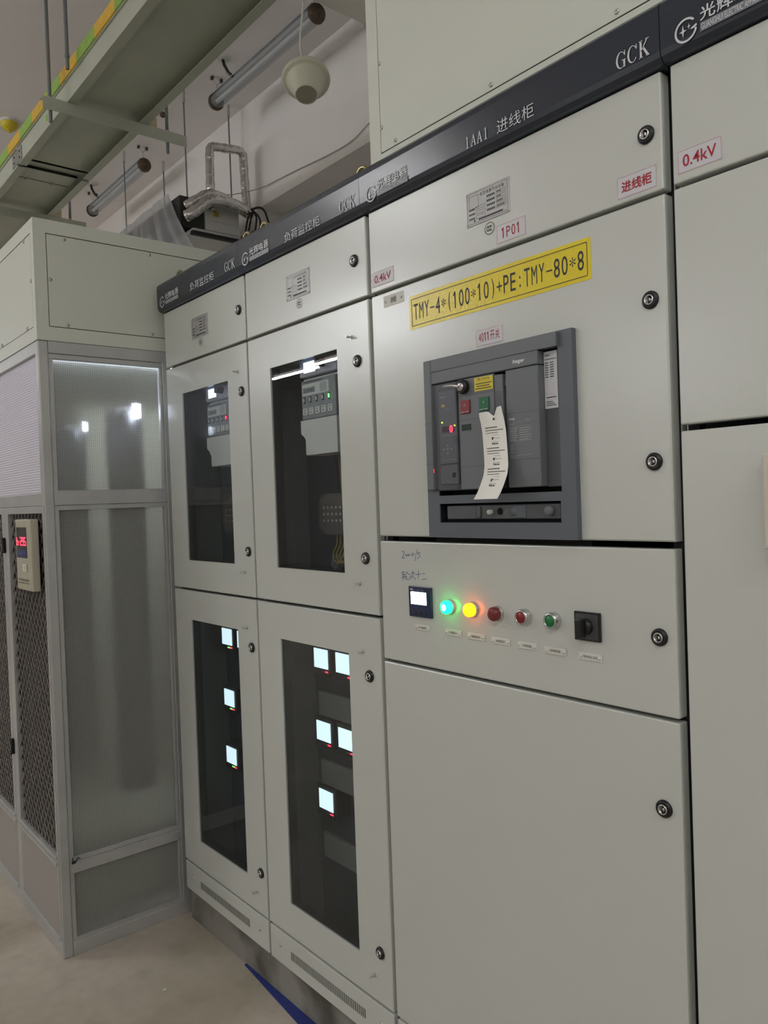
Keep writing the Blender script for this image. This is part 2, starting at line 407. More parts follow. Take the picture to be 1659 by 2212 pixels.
struct('trim_3', MB().box(-0.02, X1, 0.028, 1.05, 0, 0.128), CURBM)

# ------------------------------------------------------------------ lit fluorescent tubes elsewhere in the room
TUBE_ON = mat('tube_lit', (255, 246, 228), 0.5, emit=((247, 250, 253), TUBE_POWER))
proto_lit = None
for i, (x, y, z) in enumerate(LIT):
    t = thing('fluorescent_lamp', (x, y, z), 'switched-on bare fluorescent tube hanging out of view behind the camera', 'lamp', 'lit tubes behind the camera')
    if proto_lit is None:
        a = MB().cyl((-0.59 + x, y, z), (0.59 + x, y, z), 0.016, n=10).build('tube', TUBE_ON, t)
        b = MB().box(x - 0.62, x + 0.62, y - 0.012, y + 0.012, z + 0.035, z + 0.06).build('batten', PLUM, t)
        c = MB().cyl((-0.62 + x, y, z), (-0.59 + x, y, z), 0.03, n=10).box(-0.62 + x, -0.6 + x, y - 0.02, y + 0.02, z, z + 0.04).build('end_cap', BLACKP, t)
        d = MB().cyl((0.59 + x, y, z), (0.62 + x, y, z), 0.03, n=10).box(0.6 + x, 0.62 + x, y - 0.02, y + 0.02, z, z + 0.04).build('end_cap', BLACKP, t)
        proto_lit = (a, b, c, d)
    else:
        for q in proto_lit: inst(q, t, t.location)
    for q in (-0.45, 0.45): MB().cyl((x + q, y, z + 0.06), (x + q, y, ZC), 0.004, n=6).build('hanger_rod', ZINC, t)

mat('lavender', (205, 208, 222), 0.4)
# ------------------------------------------------------------------ shared small hardware
def lock_mesh():
    m = MB(); o = (0, 0, 0)
    m.lathe([(0.0155, 0), (0.0155, 0.003), (0.0135, 0.006), (0.0105, 0.0066), (0.0095, 0.005)], o, (0, -1, 0), 24, 0)
    m.lathe([(0.0095, 0.004), (0.0090, 0.0075), (0.0078, 0.0085), (0.0066, 0.0078), (0.0062, 0.004), (0.0, 0.004)], o, (0, -1, 0), 20, 1)
    m.lathe([(0.0032, 0.004), (0.0032, 0.0075), (0.0, 0.0078)], o, (0, -1, 0), 10, 1)
    m.box(-0.001, 0.001, -0.0082, -0.004, -0.006, 0.006, 0)
    return m
LOCK = None
def add_lock(parent, x, z, y=0.0):
    global LOCK
    if LOCK is None: LOCK = lock_mesh().build('lock', [BLACKP, CHROME], None, (0, 0, 0)); o = LOCK; o.parent = parent; o.location = Vector((x, y, z)) - wloc(parent); return o
    return inst(LOCK, parent, (x, y, z), 'lock')
STUD = None
def add_stud(parent, x, z):
    global STUD
    if STUD is None:
        m = MB().cyl((0, 0.001, 0), (0, -0.017, 0), 0.0028, n=10).cyl((0, 0.0, 0), (0, -0.004, 0), 0.0055, n=6)
        STUD = m.build('stud', ZINC, None, (0, 0, 0)); STUD.parent = parent; STUD.location = Vector((x, 0, z)) - wloc(parent); return
    inst(STUD, parent, (x, 0, z), 'stud')
SCREW = {}
def add_screw(parent, pos, axis='y', r=0.0055, name='screw'):
    k = (axis, r)
    d = (0, -1, 0) if axis == 'y' else (1, 0, 0)
    if k not in SCREW:
        m = MB().lathe([(r, 0), (r * 0.95, r * 0.3), (r * 0.7, r * 0.55), (0, r * 0.66)], (0, 0, 0), d, 12, 0)
        if axis == 'y': m.box(-r * 0.6, r * 0.6, -r * 0.68, -r * 0.4, -r * 0.06, r * 0.06, 1)
        else: m.box(r * 0.4, r * 0.68, -r * 0.6, r * 0.6, -r * 0.06, r * 0.06, 1)
        o = m.build(name, [ZINC, BLACKM], None, (0, 0, 0)); o.parent = parent; o.location = Vector(pos) - (wloc(parent) if parent else Vector()); SCREW[k] = o; return o
    return inst(SCREW[k], parent, pos, name)

HZ0, HZ1 = 2.232, 2.322       # header strip
def header(cab, x0, x1, cn, cnx, extra=None):
    prof = [(0.004, 2.228), (-0.010, 2.230), (-0.017, 2.238), (-0.0195, 2.247), (-0.0205, 2.31), (-0.019, 2.322), (-0.012, 2.330), (0.0, 2.333), (0.06, 2.333), (0.06, 2.228)]
    m = MB().prismx(prof, x0, x1)
    bm = bmesh.new(); vs_ = [bm.verts.new(v) for v in m.v]
    for f in m.f: bm.faces.new([vs_[i] for i in f])
    m2 = MB(); bm.normal_update()
    m2.add([v.co[:] for v in bm.verts], [[w.index for w in f.verts] if False else [vs_.index(w) for w in f.verts] for f in bm.faces], 0); bm.free()
    h = m2.build('header_strip', HEAD, cab)
    y = -0.0213
    e = MB(); emblem(e, x0 + 0.046, 2.2575, 0.0192, y); e.build('emblem', PRINTW, h)
    L = MB()
    for i, c in enumerate('光辉电器'): put_text(L, c, x0 + 0.070 + i * 0.0275, x0 + 0.0955 + i * 0.0275, 2.2595, 2.2815, y, 0, 0.014)
    L.build('company_lettering', PRINTW, h)
    E_ = MB(); E_.quad(x0 + 0.070, x0 + 0.179, 2.2435, 2.2575, y + 0.0003, 1); put_text(E_, 'GUANGHUI ELECTRIC APPARATUS', x0 + 0.072, x0 + 0.177, 2.2455, 2.2555, y, 0, 0.01)
    E_.build('company_lettering', [PRINTW, PRINTG], h)
    T = MB()
    if extra: serif(T, extra[0], extra[1], extra[2], 2.2475, 2.2715, y)
    if cn:
        n = len(cn); w = (cnx[1] - cnx[0]) / n
        for i, c in enumerate(cn): put_text(T, c, cnx[0] + w * i + w * 0.05, cnx[0] + w * (i + 1) - w * 0.05, 2.2455, 2.272, y, 0, -0.004)
    if T.v: T.build('title_lettering', PRINTW, h)
    G = MB(); serif(G, 'GCK', x1 - 0.083, x1 - 0.016, 2.2495, 2.278, y); G.build('title_lettering', PRINTW, h)
    return h

def body(cab, x0, x1, zt=2.33, open_front=True, depth=0.82):
    t = 0.002; y0 = 0.028
    m = MB()
    m.box(x0, x0 + t, y0, depth, 0.13, zt, 0).box(x1 - t, x1, y0, depth, 0.13, zt, 0).box(x0, x1, depth, depth + t, 0.13, zt, 0).box(x0, x1, y0, depth, zt - t, zt, 0).box(x0, x1, y0, depth, 0.13, 0.132, 0)
    m.build('body', PAINT, cab)
    f = MB(); w = 0.022
    f.box(x0 + t, x0 + w, y0, y0 + 0.02, 0.132, zt - t).box(x1 - w, x1 - t, y0, y0 + 0.02, 0.132, zt - t)
    for z in (2.021, 1.229): f.box(x0 + w, x1 - w, y0, y0 + 0.02, z - 0.018, z + 0.026)
    f.build('inner_frame', BLACKM, cab)

def plain_door(cab, x0, x1, z0, z1, name='door'):
    return MB().box(x0, x1, 0.0, 0.027, z0, z1, 0, 0.0028, 2).build(name, PAINT, cab)
def glazed_door(cab, x0, x1, z0, z1, hx0, hx1, hz0, hz1):
    d = MB().ring(x0, x1, z0, z1, hx0, hx1, hz0, hz1, 0.0, 0.027, 0, 0.0025).build('door', PAINT, cab)
    MB().box(hx0 + 0.001, hx1 - 0.001, 0.0015, 0.0055, hz0 + 0.001, hz1 - 0.001).build('glass', GLASS, d)
    MB().ring(hx0 + 0.0002, hx1 - 0.0002, hz0 + 0.0002, hz1 - 0.0002, hx0 + 0.0016, hx1 - 0.0016, hz0 + 0.0016, hz1 - 0.0016, 0.0058, 0.034, 0, 0.0).build('gasket', BLACKM, d)
    return d

def nameplate(cab, x, z0=2.092, z1=2.163, w=0.118, style=0):
    p = MB().box(x, x + w, -0.0016, 0.0, z0, z1, 0, 0.0006, 1).build('nameplate', ALUP, cab)
    y = -0.0020; t = MB(); h = z1 - z0
    t.rectline(x + 0.004, x + w - 0.004, z0 + 0.004, z1 - 0.004, 0.0006, y)
    mono(t, '低压成套开关设备', x + 0.040, x + w - 0.012, z1 - 0.0155, z1 - 0.0085, y)
    t.rectline(x + 0.010, x + 0.036, z1 - 0.036, z1 - 0.010, 0.0006, y)
    rnd = random.Random(3)
    for r in range(4):
        z = z1 - 0.024 - r * 0.0095
        for c in range(5): t.quad(x + 0.060 + c * 0.0045, x + 0.0632 + c * 0.0045, z, z + 0.0042, y)
        t.rectline(x + 0.086, x + w - 0.009, z - 0.0008, z + 0.005, 0.0005, y)
        for c in range(rnd.randint(2, 5)): t.quad(x + 0.088 + c * 0.004, x + 0.0905 + c * 0.004, z + 0.001, z + 0.004, y)
        if r > 0:
            for c in range(4): t.quad(x + 0.009 + c * 0.0042, x + 0.0118 + c * 0.0042, z - 0.006, z - 0.002, y)
            t.rectline(x + 0.028, x + 0.055, z - 0.0068, z - 0.0012, 0.0005, y)
    for c in range(16): t.quad(x + 0.036 + c * 0.0042, x + 0.0392 + c * 0.0042, z0 + 0.0068, z0 + 0.0108, y)
    t.lathe([(0.0022, 0), (0, 0.0001)], (x + 0.024, y, z0 + 0.009), (0, -1, 0), 10, 0, False)
    t.build('engraved_text', INK, p)
    for px, pz in ((x + 0.0045, z0 + 0.0045), (x + w - 0.0045, z0 + 0.0045), (x + 0.0045, z1 - 0.0045), (x + w - 0.0045, z1 - 0.0045)):
        add_screw(p, (px, -0.0016, pz), 'y', 0.0028, 'rivet')
    c = MB(); cx, cz = x + 0.064, z0 - 0.0175
    N = 28
    for rr, r2 in ((0.0125, 0.0113),):
        V = [(cx + q * 1.1 * math.cos(2 * PI * k / N), -0.0012, cz + q * math.sin(2 * PI * k / N)) for q in (rr, r2) for k in range(N)]
        c.add(V, [(k, (k + 1) % N, N + (k + 1) % N, N + k) for k in range(N)], 0)
    for i in range(3): put_text(c, 'C', cx - 0.0085 + i * 0.0046, cx - 0.0028 + i * 0.0046, cz - 0.0055, cz + 0.0055, -0.0012, 0, 0.02)
    c.build('certification_mark', INK, cab)
    return p

def vent_panel(cab, x0, x1):
    d = MB().box(x0, x1, 0.001, 0.018, 0.131, 0.232, 0, 0.0025, 2).build('plinth_panel', PAINT, cab)
    s = MB(); a, b = x0 + 0.115, x1 - 0.115; n = 44
    for i in range(n):
        x = a + (b - a) * (i + 0.25) / n
        s.box(x, x + (b - a) / n * 0.45, 0.0002, 0.0012, 0.167, 0.192, 0)
    s.build('vent_slots', MATS['slot_grey'], d, kind='stuff')
    for x in (x0 + 0.058, x1 - 0.05): add_screw(d, (x, 0.001, 0.187), 'y', 0.005)

def eyebolt(cab, x, y=0.06):
    m = MB(); pts = [(x + 0.021 * math.cos(a), y, 2.364 + 0.021 * math.sin(a)) for a in [2 * PI * k / 18 for k in range(19)]]
    m.tube(pts, 0.0055, 8, 0, False).cyl((x, y, 2.333), (x, y, 2.345), 0.012, n=12).cyl((x, y, 2.325), (x, y, 2.336), 0.018, n=16)
    m.build('eyebolt', YZINC, cab)

mat('slot_grey', (96, 98, 92), 0.8)
LCD = mat('lcd_lit', (190, 220, 235), 0.3, emit=((205, 228, 238), 1.6))
LCDU = mat('lcd_bright', (200, 225, 255), 0.3, emit=((196, 220, 255), 5.0))
LCDW = mat('lcd_white', (235, 242, 255), 0.3, emit=((240, 246, 255), 6.0))
LCDM = mat('lcd_meter', (150, 160, 160), 0.4)
LEDR = mat('led_red', (255, 30, 50), 0.3, emit=((255, 30, 50), 12.0))
LEDG = mat('led_green', (60, 255, 60), 0.3, emit=((70, 255, 70), 9.0))
LEDD = mat('led_off', (120, 90, 90), 0.3)
KNOB = mat('knob_dark', (30, 34, 52), 0.35)
PANELI = mat('inner_panel', (112, 114, 112), 0.6)

def monitor_interior(cab, X, n_cols, cols, led):
    """X: left edge of the cabinet. Things bolted inside the glazed compartments."""
    i = MB()
    i.box(X + 0.024, X + 0.027, 0.045, 0.185, 0.14, 2.0, 0).box(X + 0.565, X + 0.568, 0.045, 0.185, 0.14, 2.0, 0)
    MB().box(X + 0.028, X + 0.564, 0.185, 0.188, 0.146, 1.999, 0).build('back_plate', PAINT_BACK, cab)
    i.box(X + 0.024, X + 0.568, 0.045, 0.185, 1.215, 1.235, 0).box(X + 0.024, X + 0.568, 0.045, 0.185, 0.14, 0.145, 0).box(X + 0.024, X + 0.568, 0.045, 0.185, 2.0, 2.003, 0)
    i.build('inner_lining', PAINT_IN, cab)
    # ---- energy meter with control head above it
    a = X + 0.209; w = 0.176
    em = MB().box(a, a + w, 0.060, 0.13, 1.66, 1.880, 0, 0.004).box(a + 0.02, a + w - 0.02, 0.13, 0.185, 1.70, 1.88)
    em.prism([(a, 1.722), (a + 0.016, 1.712), (a + 0.045, 1.672), (a + 0.062, 1.660), (a + w, 1.660), (a + w, 1.760), (a, 1.760)], 0.047, 0.075)
    em = em.build('energy_meter', METERW, cab)
    MB().box(a + 0.004, a + w - 0.004, 0.050, 0.062, 1.762, 1.873, 0, 0.003).build('face_plate', METERG, em)
    d = MB().quad(a + 0.010, a + 0.140, 1.830, 1.862, 0.0495, 0).quad(a + 0.014, a + 0.074, 1.836, 1.852, 0.0492, 1)
    for r in range(6): d.quad(a + 0.098, a + 0.132, 1.834 + r * 0.0043, 1.8362 + r * 0.0043, 0.0491, 1)
    put_text(d, '3.5040', a + 0.016, a + 0.068, 1.8385, 1.8485, 0.049, 2)
    d.build('meter_display', [METERW, LCDM, INK], em)
    for k in range(5):
        bx = a + 0.012 + k * 0.0305
        MB().box(bx, bx + 0.022, 0.0475, 0.051, 1.774, 1.794, 0, 0.001, 1).quad(bx + 0.009, bx + 0.013, 1.778, 1.783, 0.0470, 1).quad(bx + 0.005, bx + 0.017, 1.788, 1.7895, 0.0470, 1).build('button', [METERW, INK], em)
        MB().box(bx + 0.004, bx + 0.011, 0.0485, 0.051, 1.808, 1.826, 1).box(bx + 0.005, bx + 0.010, 0.047, 0.051, 1.812, 1.822, 0).build('indicator', [METERW if k < 4 else (LEDG if led == 'g' else LEDR), INK], em)
    L = MB(); put_text(L, '三相四线电子式有功电能表', a + 0.012, a + 0.11, 1.8645, 1.8700, 0.0494, 0)
    L.build('print', INK, em)
    c = MB().box(a - 0.002, a + w + 0.004, 0.05, 0.15, 1.884, 1.998, 0, 0.003).build('control_unit', MATS['lavender'], cab)
    MB().box(a + 0.024, a + 0.082, 0.0475, 0.051, 1.893, 1.930).build('screen', LCDU, c)
    MB().ring(a + 0.020, a + 0.086, 1.889, 1.934, a + 0.0245, a + 0.0815, 1.8935, 1.9295, 0.0465, 0.0500, 0, 0.001).build('screen_bezel', METERW, c)
    MB().cyl((a + 0.117, 0.05, 1.913), (a + 0.117, 0.030, 1.913), 0.014, 0.012, n=18).box(a + 0.112, a + 0.122, 0.022, 0.032, 1.900, 1.926, 0, 0.002, 1).build('rotary_knob', KNOB, c)
    for k in range(4): MB().lathe([(0.0022, 0), (0.0016, 0.0018), (0, 0.0022)], (a + 0.092 + k * 0.011, 0.05, 1.9325), (0, -1, 0), 8).build('led', LEDR, c)
    # ---- terminal box, wires, cable gland below the meter
    a2 = X + 0.205
    tb = MB().prism([(a2, 1.525), (a2 + 0.028, 1.548), (a2 + 0.16, 1.548), (a2 + 0.16, 1.430), (a2 + 0.024, 1.430), (a2, 1.455)], 0.10, 0.15, 0).build('terminal_box', CLEARBOX, cab)
    s = MB()
    for k in range(6):
        for r in range(3): s.cyl((a2 + 0.03 + k * 0.02, 0.0995, 1.470 + r * 0.019), (a2 + 0.03 + k * 0.02, 0.098, 1.470 + r * 0.019), 0.0042, n=8)
    s.build('terminal_screws', ZINC, tb)
    for k in range(5):
        x = a2 + 0.062 + k * 0.017
        MB().tube(smooth([(x, 0.12, 1.43), (x + 0.003, 0.115, 1.40), (x - 0.010, 0.11, 1.372), (x - 0.004, 0.115, 1.350), (x + 0.010, 0.12, 1.352), (x + 0.014, 0.14, 1.39), (x + 0.012, 0.17, 1.42)]), 0.0018, 6).build('wire', WIREY, cab)
        MB().tube([(x, 0.13, 1.546), (x, 0.128, 1.60), (x - 0.004, 0.125, 1.67)], 0.0018, 6).build('wire', WIREY if k % 2 else BLACKP, cab)
    g = MB()
    for r in (0.026, 0.019, 0.012): g.lathe([(r, 0), (r, 0.006), (r - 0.003, 0.006), (r - 0.003, 0)], (a2 + 0.033, 0.14, 1.345), (0, -1, 0), 20)
    g.lathe([(0.026, 0), (0, 0.0005)], (a2 + 0.033, 0.14, 1.345), (0, -1, 0), 20)
    g.build('cable_gland', PANELI, cab)
    # ---- lower compartment: power meters on shelves
    for r, zt in enumerate((1.082, 0.861, 0.652)):
        for cidx in range(cols[r]):
            x = X + 0.124 + cidx * 0.112
            pm = MB().box(x - 0.013, x + 0.083, 0.122, 0.128, zt - 0.083, zt + 0.013, 0, 0.002, 1).box(x - 0.008, x + 0.078, 0.128, 0.18, zt - 0.078, zt + 0.008).build('power_meter', BLACKP, cab)
            MB().box(x, x + 0.070, 0.1195, 0.1222, zt - 0.058, zt).build('screen', LCD, pm)
            for q in range(4):
                c2 = LEDR if (q >= 2 or (led != 'r' and False)) else (LEDG if led == 'r' else LEDD)
                MB().lathe([(0.0024, 0), (0.0018, 0.0016), (0, 0.002)], (x + 0.040 + q * 0.0085, 0.122, zt - 0.067), (0, -1, 0), 8).build('led', c2, pm)
    if led == 'g':
        for zt in (0.945, 0.735, 0.51):
            MB().box(X + 0.125, X + 0.50, 0.13, 0.145, zt - 0.07, zt + 0.005, 0, 0.002, 1).build('mounting_plate', PANELI, cab)
        for zt in (0.905, 0.70):
            t = MB().box(X + 0.16, X + 0.36, 0.155, 0.18, zt - 0.03, zt + 0.004, 0)
            for k in range(9): t.box(X + 0.18 + k * 0.018, X + 0.19 + k * 0.018, 0.150, 0.156, zt - 0.022, zt - 0.004, 1)
            t.build('terminal_strip', [BLACKP, METERW], cab)


# ------------------------------------------------------------------ cabinets A and B (glazed load-monitoring cabinets)
def monitor_cabinet(X, XR, label, cols, led):
    cab = thing('switchgear_cabinet', (X, 0, 0.13), label, 'cabinet')
    x0, x1 = X + 0.004, XR - 0.007
    body(cab, X + 0.002, XR - 0.002)
    header(cab, X - 0.004 if X < 0.1 else X + 0.0002, XR - 0.001, '负荷监控柜', (X + 0.262, X + 0.436))
    d = plain_door(cab, x0, x1, 2.030, 2.226); add_lock(d, X + 0.548, 2.127)
    d = glazed_door(cab, x0, x1, 1.237, 2.022, X + 0.128, X + 0.460, 1.337, 1.921)
    add_lock(d, X + 0.547, 1.876); add_lock(d, X + 0.552, 1.379); add_stud(d, X + 0.524, 1.940); add_stud(d, X + 0.524, 1.314)
    d = glazed_door(cab, x0, x1, 0.240, 1.229, X + 0.130, X + 0.464, 0.340, 1.127)
    add_lock(d, X + 0.551, 1.080); add_lock(d, X + 0.554, 0.374); add_stud(d, X + 0.524, 1.140); add_stud(d, X + 0.526, 0.306)
    nameplate(cab, X + 0.232 if X > 0.1 else X + 0.224)
    vent_panel(cab, x0, x1)
    monitor_interior(cab, X, 2, cols, led)
    for x in ((X + 0.03, X + 0.518) if X > .1 else (X - 0.0 + 0.02, X + 0.513)): eyebolt(cab, x)
    return cab
monitor_cabinet(0.0, 0.589, 'leftmost glazed switchgear cabinet, beside the mesh enclosure, green dots under its screens', (2, 1, 1), 'r')
monitor_cabinet(0.589, 1.192, 'glazed switchgear cabinet directly left of the wide breaker cabinet, only red dots under its screens', (2, 2, 1), 'g')

# ------------------------------------------------------------------ cabinet C (incoming breaker cabinet)
X = 1.192
cab = thing('switchgear_cabinet', (X, 0, 0.13), 'wide grey switchgear cabinet holding the dark circuit breaker, indicator lamps and rotary switch', 'cabinet')
body(cab, X + 0.002, 1.992)
header(cab, X - 0.0, 1.9985, '进线柜', (1.640, 1.737), ('1AA1', 1.551, 1.620))
d = plain_door(cab, 1.199, 1.987, 2.030, 2.226); add_lock(d, 1.958, 2.130)
# breaker door with cut-out
d = MB().ring(1.199, 1.987, 1.436, 2.022, 1.405, 1.775, 1.45, 1.82, 0.0, 0.027, 0, 0.0028).build('door', PAINT, cab)
add_lock(d, 1.957, 1.850); add_lock(d, 1.955, 1.574)
d3 = plain_door(cab, 1.199, 1.987, 1.134, 1.4235); add_lock(d3, 1.955, 1.271)
d = plain_door(cab, 1.199, 1.987, 0.240, 1.127); add_lock(d, 1.954, 0.973)
d = MB().box(1.199, 1.987, 0.001, 0.018, 0.131, 0.232, 0, 0.0025, 2).build('plinth_panel', PAINT, cab)
nameplate(cab, 1.531, 2.094, 2.165, 0.120)
MB().box(1.37, 1.80, 0.03, 0.30, 1.40, 1.85).build('breaker_cradle', BLACKM, cab)

# handwriting in blue pen on the panel under the breaker
PENS = [[(1.2807, 1.3992), (1.2861, 1.4011), (1.2907, 1.3986), (1.2869, 1.3925), (1.2812, 1.3836), (1.2918, 1.3854)], [(1.2975, 1.3937), (1.2935, 1.3918), (1.296, 1.3893), (1.3019, 1.3929), (1.3079, 1.394), (1.3091, 1.3914), (1.3038, 1.3896), (1.3, 1.3911)], [(1.3184, 1.3969), (1.3149, 1.3942), (1.3163, 1.3908), (1.322, 1.3927), (1.3235, 1.3962), (1.3184, 1.3969)], [(1.3376, 1.4076), (1.3311, 1.3956), (1.3264, 1.3784)], [(1.3364, 1.3991), (1.3374, 1.3949), (1.3437, 1.3943), (1.3447, 1.3901), (1.3343, 1.3846)], [(1.3371, 1.3988), (1.3472, 1.3994)],
 [(1.2753, 1.3486), (1.29, 1.3519)], [(1.2848, 1.3534), (1.279, 1.3436), (1.291, 1.3459)], [(1.276, 1.3374), (1.292, 1.3408)], [(1.2845, 1.3473), (1.2809, 1.3289)], [(1.2979, 1.3523), (1.2896, 1.3441)], [(1.2964, 1.3497), (1.3054, 1.3458)], [(1.2935, 1.3435), (1.296, 1.341), (1.2891, 1.3355)], [(1.2928, 1.3409), (1.293, 1.334), (1.3047, 1.3338)], [(1.3068, 1.3485), (1.3105, 1.3452)], [(1.3049, 1.3381), (1.3117, 1.3444)], [(1.3175, 1.3558), (1.3133, 1.3488)], [(1.3147, 1.3506), (1.3237, 1.351), (1.3196, 1.3474)], [(1.3184, 1.3491), (1.3155, 1.3421), (1.3074, 1.3348)], [(1.3168, 1.343), (1.3279, 1.3342)], [(1.326, 1.3469), (1.3464, 1.3496)], [(1.3375, 1.3576), (1.3357, 1.3381)], [(1.3514, 1.3499), (1.3601, 1.3512)], [(1.3495, 1.3371), (1.3657, 1.3394)]]
m = MB()
for s in PENS:
    for a, b in zip(s[:-1], s[1:]): m.stroke(a, b, 0.0013, -0.0004)
m.build('handwriting', PEN, d3)

# panel meter
pm = MB().box(1.306, 1.383, -0.006, 0.0, 1.249, 1.320, 0, 0.0015, 2).box(1.312, 1.377, 0.0, 0.05, 1.255, 1.314).build('panel_meter', MATS['meter_navy'] if 'meter_navy' in MATS else mat('meter_navy', (30, 42, 76), 0.2), cab)
MB().box(1.3145, 1.3675, -0.0072, -0.0055, 1.2785, 1.3075, 0, 0.0006, 1).build('screen', LCDW, pm)
m = MB(); put_text(m, 'PMC', 1.312, 1.324, 1.3105, 1.3150, -0.0063, 0, 0.02); put_text(m, 'MULTIFUNCTION METER', 1.327, 1.360, 1.3108, 1.3138, -0.0063, 1)
m.build('print', [PRINTW, PRINTG], pm)
for k in range(3): MB().box(1.316 + k * 0.018, 1.331 + k * 0.018, -0.0072, -0.0058, 1.2545, 1.2625, 0, 0.0005, 1).build('button', KNOB, pm)

LGREEN = mat('lens_green_lit', (20, 235, 130), 0.25, emit=((6, 226, 84), 10.0))
LGREENC = mat('lens_green_core', (160, 255, 255), 0.25, emit=((90, 240, 235), 9.0))
LAMB = mat('lens_amber_lit', (255, 150, 10), 0.25, emit=((255, 108, 6), 8.0))
LAMBC = mat('lens_amber_core', (255, 215, 30), 0.25, emit=((255, 190, 6), 5.0))
LRED = mat('lens_red_off', (118, 40, 44), 0.3)
BRED = mat('button_red', (128, 26, 34), 0.35)
BGRN = mat('button_green', (12, 112, 56), 0.35)
LX = [1.440, 1.511, 1.582, 1.656, 1.729]
def pilot(x, z, rim, lens, core, label):
    p = MB().lathe([(0.0165, 0), (0.0165, 0.003), (0.0150, 0.005), (0.0150, 0.007), (0.0, 0.007)], (x, 0, z), (0, -1, 0), 28).build('indicator_lamp', rim, cab, label=label)
    MB().lathe([(0.0148, 0.006), (0.0148, 0.016), (0.0135, 0.019), (0.009, 0.021), (0.0, 0.0215)], (x, 0, z), (0, -1, 0), 28).build('lens', lens, p)
    if core: MB().lathe([(0.0085, 0.0205), (0.006, 0.0222), (0.0, 0.0226)], (x, 0, z), (0, -1, 0), 20).build('bulb', core, p)
pilot(LX[0], 1.281, ZINC, LGREEN, LGREENC, 'lit green indicator lamp')
pilot(LX[1], 1.281, ZINC, LAMB, LAMBC, 'lit amber indicator lamp')
pilot(LX[2], 1.279, ZINC, LRED, None, 'unlit dark red indicator lamp')
def pushbutton(x, z, c, label):
    p = MB().lathe([(0.0165, 0), (0.0168, 0.010), (0.0155, 0.015), (0.0132, 0.0165), (0.0122, 0.0165), (0.0122, 0.008), (0, 0.008)], (x, 0, z), (0, -1, 0), 30).build('push_button', CHROME, cab, label=label)
    MB().lathe([(0.0119, 0.008), (0.0119, 0.0150), (0.0108, 0.0165), (0.0, 0.0170)], (x, 0, z), (0, -1, 0), 26).build('cap', c, p)
pushbutton(LX[3], 1.279, BRED, 'red push button with chrome rim'); pushbutton(LX[4], 1.279, BGRN, 'green push button with chrome rim')
rs = MB().box(1.780, 1.837, -0.0065, 0.0, 1.248, 1.302, 0, 0.001, 1).build('rotary_switch', BLACKP, cab)
MB().box(1.7835, 1.8335, -0.0075, -0.006, 1.2515, 1.2985, 0, 0.0006, 1).build('scale_plate', mat('switch_plate', (66, 67, 68), 0.45), rs)
MB().lathe([(0.0150, 0.007), (0.0140, 0.013), (0.0115, 0.017), (0.0, 0.017)], (1.8085, 0, 1.2755), (0, -1, 0), 24).box(1.8015, 1.8145, -0.036, -0.016, 1.2555, 1.2935, 0, 0.0035, 2).build('handle', BLACKP, rs)
names = ['多功能表', '分闸指示', '储能指示', '合闸指示', '分闸按钮', '合闸按钮', '手动 停止 自动']
LP = [(1.321, 1.372, 1.2175, 1.2315), (1.4215, 1.4735, 1.2165, 1.2305), (1.492, 1.5435, 1.2155, 1.2295), (1.5625, 1.614, 1.214, 1.228), (1.6335, 1.6845, 1.213, 1.227), (1.7035, 1.7555, 1.2115, 1.2255), (1.785, 1.837, 1.2105, 1.2245)]
for nme, (a, b, c, e) in zip(names, LP):
    p = MB().box(a, b, -0.0022, 0.0, c, e, 0, 0.0012, 2).build('label_plate', PLUM, cab)
    t = MB(); q = 0.013 if len(nme) < 6 else 0.0105
    put_text(t, nme, a + q, b - q, c + 0.0045, e - 0.0040, -0.0026, 0, 0.0); t.build('print', INK, p)
    for x in (a + 0.0055, b - 0.0055): MB().lathe([(0.0034, 0), (0.003, 0.0014), (0, 0.0024)], (x, -0.0022, c + 0.0068), (0, -1, 0), 12).build('rivet', PLUM, p)

# ------------------------------------------------------------------ cabinet D (right edge of the photograph)
cab = thing('switchgear_cabinet', (2.0, 0, 0.13), 'grey switchgear cabinet at the right edge of the row, cut by the frame', 'cabinet')
body(cab, 2.001, 2.80)
h = header(cab, 2.0, 2.802, None, None)
plain_door(cab, 2.0045, 2.796, 2.030, 2.226); plain_door(cab, 2.0045, 2.796, 1.632, 2.022)
plain_door(cab, 2.0045, 2.796, 0.240, 1.6215)
MB().box(2.0045, 2.796, 0.001, 0.018, 0.131, 0.232, 0, 0.0025, 2).build('plinth_panel', PAINT, cab)
# document pocket on D
bx = MB().box(2.1515, 2.36, -0.030, -0.0005, 1.430, 1.575, 0, 0.003, 2)
o = bx.build('document_box', mat('beige_plastic', (205, 198, 184), 0.5)); o['label'] = 'beige document box hanging on the right edge cabinet door'; o['category'] = 'box'

